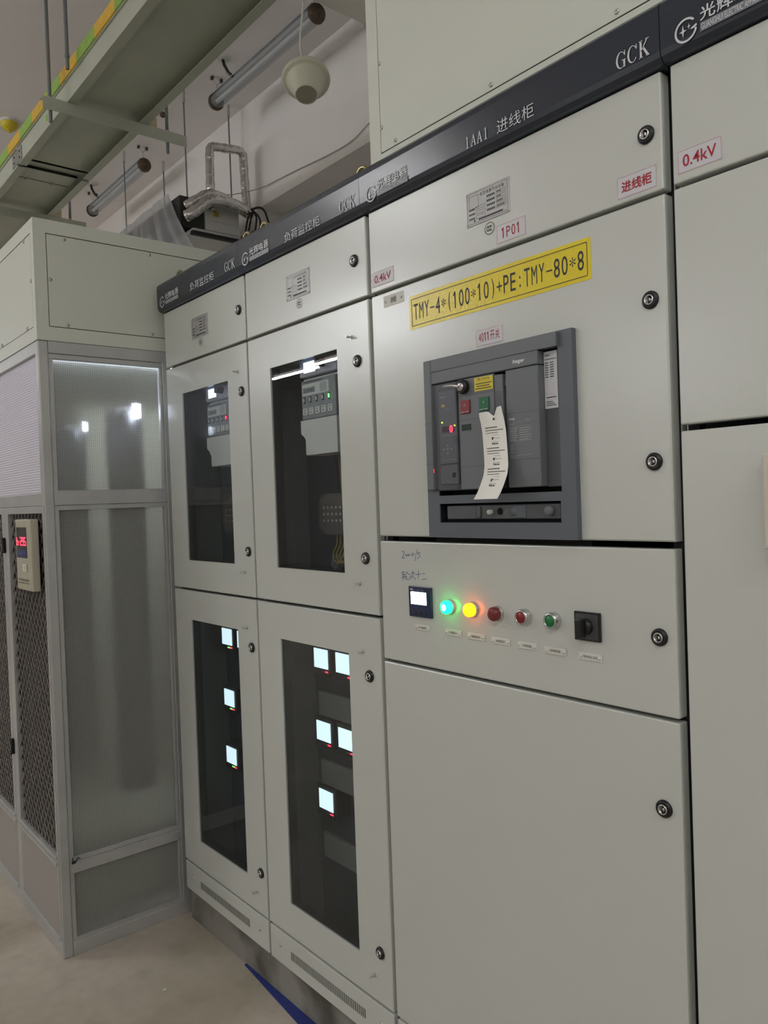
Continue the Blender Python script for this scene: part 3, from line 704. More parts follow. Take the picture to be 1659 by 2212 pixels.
# ------------------------------------------------------------------ stickers
def sticker(name, x0, x1, z0, z1, base, text, tm, label, pad=0.12, off=0.01, lines=True, cat='sticker', y=0.0):
    s = thing(name, ((x0 + x1) / 2, y, z0), label, cat)
    MB().box(x0, x1, y - 0.0006, y - 0.0001, z0, z1).build('backing', base, s)
    w, h = x1 - x0, z1 - z0
    t = MB()
    if text == '1P01': mono(t, text, x0 + w * pad, x1 - w * pad, z0 + h * 0.22, z1 - h * 0.22, y - 0.0010, 0, 0.0, 0.74, 0.13)
    elif text == '4011开关':
        mono(t, '4011', x0 + w * pad, x0 + w * 0.52, z0 + h * 0.26, z1 - h * 0.22, y - 0.0010, 0, 0.0, 0.8, 0.12); mono(t, '开关', x0 + w * 0.53, x1 - w * pad, z0 + h * 0.24, z1 - h * 0.20, y - 0.0010, 0, 0.0, 0.9)
    elif text: put_text(t, text, x0 + w * pad, x1 - w * pad, z0 + h * 0.24, z1 - h * 0.24, y - 0.0010, 0, off)
    if lines: t.rectline(x0 + 0.0012, x1 - 0.0012, z0 + 0.0012, z1 - 0.0012, 0.0007, y - 0.0009, 1)
    t.build('lettering', [tm, PINK], s)
    return s
sticker('voltage_sticker', 1.2055, 1.287, 2.042, 2.0785, STICK, '0.4kV', RED, 'white 0.4kV sticker at the lower left corner of the wide cabinet top door')
sticker('voltage_sticker', 2.014, 2.0895, 2.0435, 2.081, STICK, '0.4kV', RED, 'white 0.4kV sticker with red letters on the right edge cabinet')
sticker('name_sticker', 1.898, 1.9755, 2.038, 2.0755, STICK, '进线柜', RED, 'white sticker with three red Chinese characters below the top right lock', off=0.02)
sticker('code_sticker', 1.6135, 1.690, 2.038, 2.0755, STICK, '1P01', RED, 'white sticker with red code 1P01 beside the metal nameplate', pad=0.15)
sticker('switch_sticker', 1.546, 1.621, 1.840, 1.8745, STICK, '4011开关', RED, 'clear white sticker reading 4011 in red just above the circuit breaker', pad=0.1)
s = sticker('name_tag', 1.247, 1.320, 1.9855, 2.0125, PLUM, '进线柜', INK, 'small white tag with two rivets left of the yellow label', pad=0.36, lines=False, cat='tag')
for x in (1.254, 1.313): add_screw(s, (x, -0.0006, 1.998), 'y', 0.0028, 'rivet')
s = thing('busbar_label', (1.59, 0, 1.914), 'long yellow label with black busbar size lettering above the circuit breaker', 'label')
MB().box(1.339, 1.839, -0.0006, -0.0001, 1.9145, 1.9915).build('backing', YEL, s)
t = MB().rectline(1.347, 1.831, 1.9225, 1.9835, 0.0013, -0.0010)
mono(t, 'TMY-4*(100*10)+PE:TMY-80*8', 1.352, 1.826, 1.935, 1.971, -0.0010, 0, 0.0, 0.76, 0.09)
t.build('lettering', INK, s)

# ------------------------------------------------------------------ circuit breaker
cb = thing('circuit_breaker', (1.59, 0, 1.436), 'dark grey circuit breaker set in the wide cabinet door, with key and push buttons', 'breaker')
B = MB()
B.ring(1.393, 1.800, 1.4365, 1.832, 1.430, 1.7665, 1.513, 1.803, -0.013, 0.0, 0, 0.004)
bz = MB().ring(1.393, 1.800, 1.520, 1.832, 1.430, 1.7665, 1.5290, 1.803, -0.013, -0.0002, 0, 0.0)
bz.ring(1.393, 1.800, 1.4365, 1.520, 1.430, 1.7635, 1.4695, 1.511, -0.013, -0.0002, 0, 0.0)
bz.build('bezel', CBF, cb)
MB().box(1.405, 1.775, 0.028, 0.03, 1.45, 1.82).box(1.428, 1.4305, -0.01, 0.03, 1.468, 1.80).box(1.766, 1.7685, -0.01, 0.03, 1.468, 1.80).box(1.43, 1.766, 0.0, 0.03, 1.512, 1.5285).build('recess', BLACKM, cb)
y = -0.024
MB().box(1.4025, 1.4265, y, -0.0135, 1.5415, 1.829, 0, 0.002, 1).build('left_cover', CBM, cb)
MB().box(1.4275, 1.7265, y, 0.020, 1.7755, 1.8020, 0, 0.0015, 1).prism([(1.4265, 1.803), (1.4265, 1.829), (1.770, 1.829), (1.770, 1.803)], y + 0.002, -0.0135).build('top_cover', CBM, cb)
fc = MB().box(1.5100, 1.6130, y, 0.020, 1.5400, 1.7740, 0, 0.0015, 1).build('front_cover', CBM, cb)
rc = MB().box(1.6440, 1.7265, y, 0.020, 1.5400, 1.7740, 0, 0.0015, 1).box(1.6385, 1.6445, -0.012, 0.02, 1.54, 1.774, 1).build('right_cover', [CBM, BLACKM], cb)
m = MB()
for z in (1.6865, 1.594): MB().box(1.6445, 1.7262, y - 0.0003, y + 0.0002, z, z + 0.0012).build('panel_groove', CBD, cb)
for z, a, b in ((1.6870, 1.5105, 1.6125), (1.7380, 1.5105, 1.6125), (1.5880, 1.5105, 1.6125), (1.690, 1.403, 1.426), (1.600, 1.403, 1.426)): MB().box(a, b, y - 0.0003, y + 0.0002, z, z + 0.0011).build('panel_groove', CBD, cb)
MB().box(1.7265, 1.7640, -0.004, 0.020, 1.5385, 1.8000, 0, 0.0015, 1).build('right_side', CBD, cb)
# trip unit bay behind a clear hinged cover
tu = MB().box(1.4285, 1.5090, -0.016, 0.020, 1.5400, 1.7740).build('trip_unit', CBD, cb)
m = MB().box(1.4440, 1.5000, -0.0195, -0.0155, 1.5980, 1.7570, 0, 0.001, 1).box(1.4440, 1.5000, -0.0195, -0.0155, 1.5540, 1.5950, 0, 0.001, 1)
m.build('trip_face', CBM, tu)
MB().cyl((1.486, -0.0192, 1.573), (1.486, -0.0200, 1.573), 0.0062, n=16).build('test_port', BLACKM, tu)
m = MB().quad(1.4535, 1.4925, 1.6665, 1.6795, -0.0200, 0).build('red_display', mat('display_dark_red', (66, 12, 24), 0.3), tu)
m = MB(); put_text(m, '0', 1.4775, 1.4870, 1.6655, 1.6805, -0.0206, 0, 0.02); m.build('digit', LEDR, tu)
for px, pz in ((1.4540, 1.6890), (1.4925, 1.6795)): MB().lathe([(0.0018, 0), (0.0012, 0.0014), (0, 0.0016)], (px, -0.0195, pz), (0, -1, 0), 8).build('led', mat('led_lime', (150, 255, 40), 0.3, emit=((150, 255, 40), 6.0)), tu)
m = MB().quad(1.4540, 1.4635, 1.7225, 1.7280, -0.0200, 0).quad(1.4505, 1.468, 1.7435, 1.7447, -0.02, 1).quad(1.467, 1.479, 1.7162, 1.717, -0.02, 1)
for k in range(5): m.quad(1.453 + k * 0.0085, 1.458 + k * 0.0085, 1.6065, 1.6075, -0.02, 1)
for px, pz in ((1.457, 1.63), (1.469, 1.63), (1.481, 1.63), (1.469, 1.638), (1.469, 1.621)): m.lathe([(0.0022, 0), (0, 0.0001)], (px, -0.0199, pz), (0, -1, 0), 8, 1, False)
m.quad(1.4535, 1.492, 1.6595, 1.6603, -0.02, 1)
m.build('print', [YEL, GREYTXT], tu)
cc = MB().box(1.4300, 1.5070, -0.0285, -0.0270, 1.5425, 1.7715).box(1.4300, 1.4325, -0.0285, -0.0165, 1.5425, 1.7715).box(1.5045, 1.5070, -0.0285, -0.0165, 1.5425, 1.7715).box(1.4300, 1.5070, -0.0285, -0.0165, 1.5425, 1.5445)
cc.box(1.4985, 1.5100, -0.0310, -0.0285, 1.6360, 1.6580).box(1.4985, 1.5100, -0.031, -0.0285, 1.5585, 1.5620)
cc.build('clear_cover', CLEARP, cb)
# keylock
k = MB().lathe([(0.0145, 0), (0.0155, 0.006), (0.0140, 0.012), (0.0112, 0.0135), (0.0100, 0.010)], (1.530, y, 1.7565), (0, -1, 0), 28, 0)
k.lathe([(0.0100, 0.008), (0.0092, 0.0150), (0.0070, 0.0165), (0, 0.0165)], (1.530, y, 1.7565), (0, -1, 0), 22, 1).build('keylock', [BLACKP, CHROME], cb)
MB().box(1.5255, 1.5345, y - 0.020, y - 0.016, 1.7535, 1.7590, 0, 0.001, 1).tube([(1.529, y - 0.019, 1.757), (1.520, y - 0.030, 1.759), (1.508, y - 0.036, 1.7592), (1.499, y - 0.034, 1.7575), (1.495, y - 0.030, 1.7560)], [0.004, 0.0028, 0.0024, 0.002, 0.0012], 8).build('key', CHROME, cb)
# yellow caution label, buttons, counter window
l = MB().quad(1.5600, 1.6115, 1.7430, 1.7710, y - 0.0008, 0).build('caution_label', mat('label_yellow_matte', (222, 202, 60), 0.5), cb)
m = MB(); put_text(m, '注意 ATTENTION', 1.568, 1.603, 1.7652, 1.7692, y - 0.0012, 0, 0.01)
m.quad(1.564, 1.607, 1.7628, 1.7632, y - 0.0012)
for i, (a, b) in enumerate(((1.563, 1.609), (1.566, 1.603), (1.563, 1.608))):
    for q in range(12): m.quad(a + (b - a) * q / 12, a + (b - a) * (q + 0.72) / 12, 1.7565 - i * 0.0050, 1.7588 - i * 0.0050, y - 0.0012)
m.build('print', INK, l)
for nm, a, b, c, txt, sub in (('push_off_button', 1.5185, 1.5455, BRED, 'O', 'push OFF'), ('push_on_button', 1.5725, 1.5995, mat('button_green_flat', (16, 98, 60), 0.4), 'I', 'push ON')):
    p = MB().box(a, b, y - 0.003, y, 1.7005, 1.7285, 0, 0.0006, 1).build(nm, c, cb)
    m = MB(); cx = (a + b) / 2
    put_text(m, txt, cx - (0.0024 if txt == 'O' else 0.0005), cx + (0.0024 if txt == 'O' else 0.0005), 1.7155, 1.7205, y - 0.0034); put_text(m, sub, a + 0.002, b - 0.003, 1.7022, 1.7052, y - 0.0034, 0, 0.02)
    m.build('print', PRINTW, p)
MB().box(1.5185, 1.5450, y - 0.001, y + 0.001, 1.6650, 1.6780).build('counter_window', mat('window_dark_green', (34, 52, 44), 0.25), cb)
# charging handle
MB().box(1.6160, 1.6375, y - 0.002, 0.0, 1.6000, 1.7690, 0, 0.0015, 1).build('charging_handle', CBM, cb)
m = MB()
for i in range(12): m.box(1.6190, 1.6345, y - 0.0026, y - 0.0018, 1.6985 + i * 0.0032, 1.6998 + i * 0.0032)
m.build('grip_rib', CBD, cb)
m = MB().box(1.6385, 1.6445, -0.020, 0.0, 1.745, 1.757).box(1.6385, 1.6445, -0.018, 0.0, 1.715, 1.722); m.build('handle_hinge', CBD, cb)
# white rating label and printed plate
l = MB().quad(1.7275, 1.7590, 1.6890, 1.7985, -0.0052, 0).build('rating_label', STICK, cb)
m = MB(); m.quad(1.730, 1.741, 1.7905, 1.7918, -0.0056).quad(1.730, 1.756, 1.783, 1.7842, -0.0056)
for r in range(7): m.quad(1.730, 1.738, 1.776 - r * 0.0045, 1.7775 - r * 0.0045, -0.0056).quad(1.742, 1.751, 1.776 - r * 0.0045, 1.7775 - r * 0.0045, -0.0056)
m.quad(1.732, 1.755, 1.7095, 1.7112, -0.0056)
for r in range(3): m.quad(1.731, 1.755 - 0.004 * r, 1.6945 + r * 0.0035, 1.6957 + r * 0.0035, -0.0056)
m.build('print', INK, l)
m = MB(); put_text(m, ':hager', 1.6640, 1.6960, 1.7825, 1.7925, y - 0.0004, 0, 0.035); m.build('maker_logo', PRINTW, cb)
m = MB(); put_text(m, 'hwp', 1.6515, 1.6660, 1.6725, 1.6790, y - 0.0006, 0, 0.02)
m.build('type_mark', PRINTW, cb)
m = MB(); yy = y - 0.0005
m.quad(1.6515, 1.665, 1.6645, 1.6655, yy).quad(1.6515, 1.707, 1.6688, 1.6692, yy); put_text(m, '2000 A', 1.693, 1.7065, 1.6705, 1.6735, yy)
for r in range(6):
    for a, b in ((1.654, 1.672), (1.677, 1.704)): m.quad(a, b - (r % 3) * 0.002, 1.6555 - r * 0.0044, 1.6568 - r * 0.0044, yy)
m.rectline(1.6525, 1.7055, 1.6315, 1.660, 0.0006, yy)
for r in range(5): m.quad(1.652, 1.662 - (r % 2) * 0.002, 1.624 - r * 0.004, 1.6252 - r * 0.004, yy)
m.quad(1.652, 1.707, 1.6030, 1.6036, yy); put_text(m, 'CE', 1.6525, 1.659, 1.5965, 1.6015, yy); put_text(m, 'CCC', 1.662, 1.670, 1.5965, 1.6015, yy)
m.build('rating_print', GREYTXT, cb)
# lower racking drawer
dr = MB().box(1.4460, 1.7570, -0.006, 0.022, 1.4765, 1.5060, 0, 0.0015, 1).build('racking_drawer', CBD, cb)
MB().box(1.4305, 1.7630, 0.010, 0.012, 1.4695, 1.508).build('drawer_recess', BLACKM, cb)
MB().lathe([(0.0052, 0), (0.0056, 0.004), (0.0048, 0.010), (0, 0.0115)], (1.5790, -0.006, 1.4915), (0, -1, 0), 16).build('white_knob', PLUM, dr)
MB().lathe([(0.0076, 0), (0.0070, 0.002), (0.0058, 0.002), (0.0056, 0.0), (0, 0)], (1.6030, -0.0062, 1.4925), (0, -1, 0), 20).box(1.6022, 1.604, -0.0088, -0.006, 1.488, 1.497).build('crank_socket', BLACKM, dr)
MB().box(1.5360, 1.5500, -0.0095, -0.006, 1.4785, 1.5040, 0, 0.003, 2).build('drawer_catch', CBD, dr)
MB().box(1.6360, 1.6720, -0.0080, -0.006, 1.4785, 1.5040, 0, 0.001, 1).lathe([(0.0095, 0), (0.0085, 0.002), (0, 0.002)], (1.640, -0.0078, 1.4915), (0, -1, 0), 16).build('position_dial', CBF, dr)
MB().lathe([(0.0085, 0), (0.0085, 0.002), (0.0100, 0.004), (0.0092, 0.012), (0.0060, 0.014), (0, 0.0145)], (1.7350, -0.006, 1.4925), (0, -1, 0), 22).build('release_button', CBM, dr)
m = MB().box(1.4297, 1.4312, -0.027, -0.0265, 1.580, 1.589); m.build('pilot_light', mat('pilot_red', (255, 60, 80), 0.3, emit=((255, 60, 80), 2.0)), cb)

# ------------------------------------------------------------------ paper tag hanging from the breaker
tg = thing('paper_tag', (1.605, -0.026, 1.518), 'curled white instruction tag hanging over the front of the circuit breaker', 'tag')
# centre line from the top (pinched round the handle) to the kicked-out foot
CL = [(1.6110, 1.6960, -0.036), (1.6125, 1.6880, -0.036), (1.6150, 1.6750, -0.034), (1.6175, 1.6550, -0.033), (1.6200, 1.6300, -0.034), (1.6230, 1.6050, -0.036), (1.6270, 1.5850, -0.040), (1.6290, 1.5670, -0.046), (1.6270, 1.5480, -0.054), (1.6230, 1.5320, -0.060), (1.6165, 1.5190, -0.064)]
HW = [0.030, 0.0315, 0.032, 0.032, 0.032, 0.032, 0.032, 0.032, 0.032, 0.032, 0.032]
m = MB(); NU = 14; V = []
for i, (cx, cz, cy) in enumerate(CL):
    for u in range(NU + 1):
        s = -1 + 2 * u / NU
        pinch = math.exp(-((s - 0.28) / 0.22) ** 2) * (1 if i == 0 else 0.45 if i == 1 else 0.1 if i == 2 else 0)
        zz = cz - pinch * 0.010 + (0.006 * max(0, s - 0.3) if i < 2 else 0) + (0.004 if i == 0 and s > 0.6 else 0)
        V.append((cx + HW[i] * s, cy - 0.004 * (1 - s * s) + pinch * 0.006, zz))
F = [(i * (NU + 1) + u, (i + 1) * (NU + 1) + u, (i + 1) * (NU + 1) + u + 1, i * (NU + 1) + u + 1) for i in range(len(CL) - 1) for u in range(NU)]
nv = len(V); V2 = V + [(a, b + 0.0004, c) for a, b, c in V]
m.add(V2, F, 0, True); m.add([(a, b + 0.0004, c) for a, b, c in V], [f[::-1] for f in F], 0, True)
m.build('sheet', PAPER, tg)
def on_tag(s, v):   # s in [-1,1] across, v = height
    for i in range(len(CL) - 1):
        z0, z1 = CL[i][1], CL[i + 1][1]
        if z1 <= v <= z0:
            k = (z0 - v) / (z0 - z1); cx = CL[i][0] * (1 - k) + CL[i + 1][0] * k; cy = CL[i][2] * (1 - k) + CL[i + 1][2] * k
            return (cx + 0.032 * s, cy - 0.004 * (1 - s * s) - 0.0006, v)
    return (CL[-1][0] + 0.032 * s, CL[-1][2] - 0.005, CL[-1][1])
m = MB()
def tagq(s0, s1, z0, z1):
    n = 3
    for k in range(n):
        a, b = s0 + (s1 - s0) * k / n, s0 + (s1 - s0) * (k + 1) / n
        m.add([on_tag(a, z0), on_tag(b, z0), on_tag(b, z1), on_tag(a, z1)], [(0, 1, 2, 3)], 0)
rnd = random.Random(9)
def tagline(z, s0, s1, n, h=0.0017):
    for k in range(n):
        a = s0 + (s1 - s0) * k / n; tagq(a, a + (s1 - s0) / n * 0.7, z, z + h)
for base in (1.662, 1.620, 1.578):
    tagline(base, -0.6, 0.45, 11, 0.0021); tagline(base - 0.0055, -0.6, 0.85, 17, 0.0017); tagline(base - 0.0105, -0.6, 0.45, 12, 0.0013)
    tagq(-0.02, 0.5, base - 0.0150, base - 0.0146); tagq(-0.12, 0.1, base - 0.0205, base - 0.0190); tagq(-0.1, 0.02, base - 0.0240, base - 0.0205); tagq(0.12, 0.55, base - 0.0215, base - 0.0210)
    if base > 1.57:
        tagq(-0.12, 0.42, base - 0.0292, base - 0.0287); tagq(-0.1, 0.0, base - 0.0335, base - 0.0305); tagq(0.04, 0.16, base - 0.0340, base - 0.0310); tagq(0.2, 0.38, base - 0.0335, base - 0.0315)
m.lathe([(0.0026, 0), (0, 0.0001)], on_tag(0.28, 1.6795), (0, -1, 0), 12, 0, False)
m.build('print', INK, tg)

# ------------------------------------------------------------------ busbar housing on top of cabinet C
bb = thing('busbar_housing', (1.6, 0.02, 2.333), 'tall light grey sheet metal busbar housing standing on top of the wide cabinet', 'housing')
MB().ring(1.197, 2.60, 2.334, 3.30, 1.2375, 1.964, 2.3605, 3.24, 0.0155, 0.0175, 0, 0.0008).box(1.1972, 2.5998, 0.0176, 0.80, 2.334, 3.30).build('body', PAINT_BOX, bb)
MB().box(1.2372, 1.9643, 0.0173, 0.01762, 2.3602, 3.2402).build('seam', DARKGAP, bb)
MB().box(1.2395, 1.962, 0.0150, 0.0172, 2.3628, 3.2385, 0, 0.0008, 1).build('cover_panel', PAINT_BOX, bb)
for p in ((1.2445, 2.422), (1.2445, 2.575), (1.2445, 2.735), (1.2445, 2.895), (1.294, 2.3735), (1.598, 2.3735), (1.899, 2.3735)): add_screw(bb, (p[0], 0.0150, p[1]), 'y', 0.0052)

# ------------------------------------------------------------------ transformer enclosure
XE, YE = -0.065, -0.422
en = thing('transformer_enclosure', (-1.3, 0.25, 0.0), 'tall grey transformer enclosure with translucent mesh panels at the far left', 'enclosure')
XL, YB = -2.55, 0.95
MB().box(XL, XE - 0.0036, YE + 0.0037, YB, 2.1036, 2.511).build('top_housing', PAINT_BOX, en)
MB().ringx(YE + 0.0035, YB, 2.104, 2.513, -0.381, 0.88, 2.151, 2.467, XE, XE - 0.0034, 0, 0.0003).build('top_frame', PAINT_BOX, en)
MB().box(XE - 0.0036, XE - 0.0034, -0.382, 0.881, 2.150, 2.468).build('seam', DARKGAP, en)
MB().box(XE - 0.0034, XE - 0.0002, -0.3785, 0.877, 2.1535, 2.4645, 0, 0.001, 1).build('cover_panel', PAINT_BOX, en)
for p in ((-0.320, 2.455), (-0.016, 2.455), (0.29, 2.455), (-0.371, 2.311), (-0.319, 2.162), (-0.017, 2.162), (0.29, 2.162)): add_screw(en, (XE, p[0], p[1]), 'x', 0.0068)
for k in range(2):
    a, b = (-1.21, -0.098) if k == 0 else (-2.45, -1.32)
    MB().ring(-1.265 if k == 0 else XL, XE if k == 0 else -1.2655, 2.104, 2.513, a, b, 2.150, 2.468, YE, YE + 0.0034, 0, 0.0003).build('top_frame', PAINT_BOX, en)
    MB().box(a - 0.001, b + 0.001, YE + 0.0034, YE + 0.0036, 2.149, 2.469).build('seam', DARKGAP, en)
    MB().box(a + 0.0025, b - 0.0025, YE + 0.0004, YE + 0.0036, 2.1525, 2.4655, 0, 0.001, 1).build('cover_panel', PAINT_BOX, en)
for p in ((-0.171, 2.458), (-0.105, 2.308), (-0.167, 2.158), (-0.5, 2.458), (-0.5, 2.158)): add_screw(en, (p[0], YE, p[1]), 'y', 0.0068)
# aluminium frame: posts and rails
def bar(name, *a, bev=0.0015): return MB().box(*a, 0, bev, 1).build(name, ALU, en)
bar('post', -0.100, XE - 0.001, YE + 0.001, -0.387, 0.0, 2.103, bev=0.004)
bar('post', -0.100, XE - 0.001, 0.018, 0.050, 0.046, 2.06)
bar('post', -0.100, XE - 0.001, 0.90, YB, 0.0, 2.103)
bar('post', XL, XL + 0.04, YE + 0.001, -0.387, 0.0, 2.103)
bar('post', XL, XL + 0.04, 0.90, YB, 0.0, 2.103)
# side rails
for z0, z1 in ((2.062, 2.103), (1.545, 1.588), (0.280, 0.312), (0.0, 0.045)):
    MB().box(-0.097, XE - 0.002, -0.387, 0.90, z0, z1, 0, 0.0015, 1).box(-0.1, XE - 0.006, -0.387, 0.018, z1, z1 + 0.007 if z1 < 2 else z1 + 0.0001).build('rail', ALU, en)
    MB().box(XL, -0.1001, YE + 0.003, YE + 0.030, z0, z1, 0, 0.0015, 1).build('rail', ALU, en)
for z0, z1 in ((2.045, 2.0615), (1.528, 1.5445), (0.3195, 0.335), (0.046, 0.058)):
    MB().box(-0.094, XE - 0.007, -0.387, 0.018, z0, z1, 0, 0.001, 1).build('bead', ALU, en)
for y0, y1 in ((-0.3865, -0.372), (0.008, 0.0175)):
    MB().box(-0.0935, XE - 0.0078, y0, y1, 0.046, 2.06, 0, 0.001, 1).build('bead', ALU, en)
MB().box(XE - 0.0015, XE + 0.0015, -0.381, -0.369, 0.316, 0.324).tube([(XE, -0.378, 0.324), (XE + 0.001, -0.378, 0.338)], 0.0014, 6).tube([(XE, -0.369, 0.32), (XE + 0.001, -0.360, 0.334), (XE, -0.354, 0.326)], 0.0018, 6).build('wire_clip', BLACKM, en)
# side panels
for z0, z1 in ((1.588, 2.062), (0.335, 1.530), (0.058, 0.280)):
    MB().box(XE - 0.020, XE - 0.017, -0.375, 0.0135, z0, z1).build('mesh_panel', FROST, en)
    MB().box(XE - 0.020, XE - 0.017, 0.050, 0.90, z0, z1).build('mesh_panel', FROST, en)
# front: upper glazed band, doors with diamond wire in the middle, solid kick panels
MB().box(-1.25, -0.100, YE + 0.014, YE + 0.017, 1.588, 2.062).build('ribbed_panel', FROSTF, en)
MB().box(XL + 0.04, -1.29, YE + 0.014, YE + 0.017, 1.588, 2.062).build('ribbed_panel', FROSTF, en)
bar('mullion', -1.29, -1.25, YE + 0.003, YE + 0.03, 0.045, 2.062)
def mesh_door(x0, x1):
    d = MB().ring(x0, x1, 0.060, 1.5440, x0 + 0.055, x1 - 0.012 if x1 > -0.2 else x1 - 0.030, 0.352, 1.520, YE - 0.003, YE + 0.016, 0, 0.002).build('door', ALU, en)
    hx0, hx1 = x0 + 0.055, (x1 - 0.012 if x1 > -0.2 else x1 - 0.030)
    for q0, q1 in ((0.340, 0.350), (0.318, 0.328), (0.062, 0.074)): MB().box(x0 + 0.02, x1 - 0.01, YE - 0.007, YE - 0.003, q0, q1, 0, 0.001, 1).build('door_bead', ALU, d)
    MB().box(hx0 + 0.0, x1 - 0.012, YE + 0.004, YE - 0.0035, 0.078, 0.312).build('kick_panel', mat('kick_grey', (158, 152, 146), 0.5), d)
    MB().box(hx0, hx1, YE + 0.012, YE + 0.0145, 0.352, 1.520).build('backing_panel', SMOKE, d)
    w = MB(); H = 1.520 - 0.352; W = hx1 - hx0; sl = 0.85; P = 0.042
    for sgn in (1, -1):
        n = int((W + H * sl) / P) + 2
        for k in range(n):
            xs = hx0 - H * sl + k * P if sgn > 0 else hx0 + k * P
            xe = xs + sgn * H * sl
            pts = []
            t0, t1 = 0.0, 1.0
            if sgn > 0:
                t0 = max(0, (hx0 - xs) / (H * sl)); t1 = min(1, (hx1 - xs) / (H * sl))
            else:
                t0 = max(0, (xs - hx1) / (H * sl)); t1 = min(1, (xs - hx0) / (H * sl))
            if t1 - t0 < 0.01: continue
            p0 = (xs + (xe - xs) * t0, YE + 0.007, 0.352 + H * t0); p1 = (xs + (xe - xs) * t1, YE + 0.007 + (0.0 if sgn > 0 else 0.002), 0.352 + H * t1)
            w.cyl(p0, p1, 0.0030 if sgn > 0 else 0.0018, n=5, caps=False)
    w.build('diamond_wire', MESHW, d, kind='stuff')
    return d
d1 = mesh_door(-0.575, -0.0665 - 0.034 + 0.03)
d2 = mesh_door(-1.15, -0.580)
for z in (0.62, 1.40): MB().cyl((-0.5775, YE - 0.008, z - 0.03), (-0.5775, YE - 0.008, z + 0.03), 0.006, n=10).box(-0.592, -0.563, YE - 0.004, YE - 0.001, z - 0.026, z + 0.026).build('hinge', BLACKM, en)
# temperature controller box
tc = thing('temperature_controller', (-0.22, YE - 0.02, 1.252), 'beige temperature controller box with red digits on the enclosure door', 'controller')
MB().box(-0.318, -0.128, YE - 0.030, YE - 0.003, 1.252, 1.501, 0, 0.004, 2).build('case', mat('case_beige', (176, 172, 152), 0.5), tc)
yf = YE - 0.0305
MB().box(-0.302, -0.180, yf - 0.0008, yf + 0.001, 1.366, 1.473).box(-0.3018, -0.1802, yf - 0.0012, yf - 0.0008, 1.3662, 1.394, 1).build('display_window', [mat('window_black', (14, 10, 12), 0.15), mat('window_blue', (24, 36, 84), 0.3)], tc)
SEG = {'b': 'cdefg', '2': 'abged', '9': 'abcdfg', '5': 'afgcd'}
m = MB()
def seg7(ch, x0, x1, z0, z1, yy):
    zc = (z0 + z1) / 2; w = (x1 - x0) * 0.2
    S = {'a': ((x0, z1), (x1, z1)), 'b': ((x1, z1), (x1, zc)), 'c': ((x1, zc), (x1, z0)), 'd': ((x0, z0), (x1, z0)), 'e': ((x0, zc), (x0, z0)), 'f': ((x0, z1), (x0, zc)), 'g': ((x0, zc), (x1, zc))}
    for q in SEG[ch]: m.stroke(S[q][0], S[q][1], w, yy)
for ch, a in (('b', -0.297), ('2', -0.253), ('9', -0.229), ('5', -0.205)): seg7(ch, a, a + 0.017, 1.411, 1.437, yf - 0.0016)
m.build('digits', LEDR, tc)
m = MB()
for k in range(5): put_text(m, '温度显示仪'[k], -0.295 + k * 0.022, -0.277 + k * 0.022, 1.378, 1.390, yf - 0.0018, 0)
put_text(m, '干式变压器温度控制器', -0.300, -0.170, 1.284, 1.293, yf - 0.0004, 1); put_text(m, 'TEMPERATURE CONTROLLER', -0.300, -0.165, 1.275, 1.280, yf - 0.0004, 1)
m.build('print', [mat('print_blue', (90, 110, 190), 0.5), INK], tc)
MB().box(-0.226, -0.186, yf - 0.004, yf, 1.318, 1.345, 0, 0.001, 1).box(-0.218, -0.194, yf - 0.0065, yf - 0.003, 1.322, 1.341, 0, 0.002, 1).build('rocker_switch', PLUM, tc)

# transformer seen dimly through the translucent panels
tr = thing('dry_transformer', (-0.9, 0.2, 0.1), 'dark transformer coils dimly visible inside the grey enclosure', 'transformer')
COIL = mat('coil_dark', (46, 44, 46), 0.45); CORE = mat('core_pale', (170, 168, 150), 0.6)
MB().box(-1.9, -0.28, -0.30, 0.60, 0.02, 0.28, 0, 0.01, 1).box(-1.9, -0.78, -0.05, 0.45, 0.28, 1.98, 0, 0.01, 1).build('core_frame', CORE, tr)
for cx, cy, r, z0, z1 in ((-0.235, -0.270, 0.052, 0.62, 1.84), (-0.240, -0.068, 0.068, 0.46, 1.92), (-0.72, -0.20, 0.12, 0.45, 1.66), (-1.25, -0.20, 0.13, 0.4, 1.70)):
    MB().lathe([(0.0, z0), (r * 0.9, z0), (r, z0 + 0.02), (r, z1 - r * 0.7), (r * 0.88, z1 - r * 0.35), (r * 0.55, z1 - r * 0.08), (0, z1)], (cx, cy, 0), (0, 0, 1), 24).build('coil', COIL, tr)
m = MB().cyl((-0.155, -0.052, 1.865), (-0.155, -0.052, 1.915), 0.013, n=14).cyl((-0.155, -0.245, 1.81), (-0.155, -0.245, 1.84), 0.006, n=10)
MB().cyl((-0.22, -0.34, 2.085), (-0.22, 0.80, 2.085), 0.010, n=8).build('top_light', mat('enclosure_tube', (235, 240, 255), 0.4, emit=((228, 236, 255), 60.0)), tr)  # unseen tube added inside to light the coils and core
m.build('inner_bulb', mat('bulb_cold', (225, 235, 255), 0.4, emit=((215, 226, 255), 90.0)), tr)  # bulbs added to make the bright spots seen through the panel

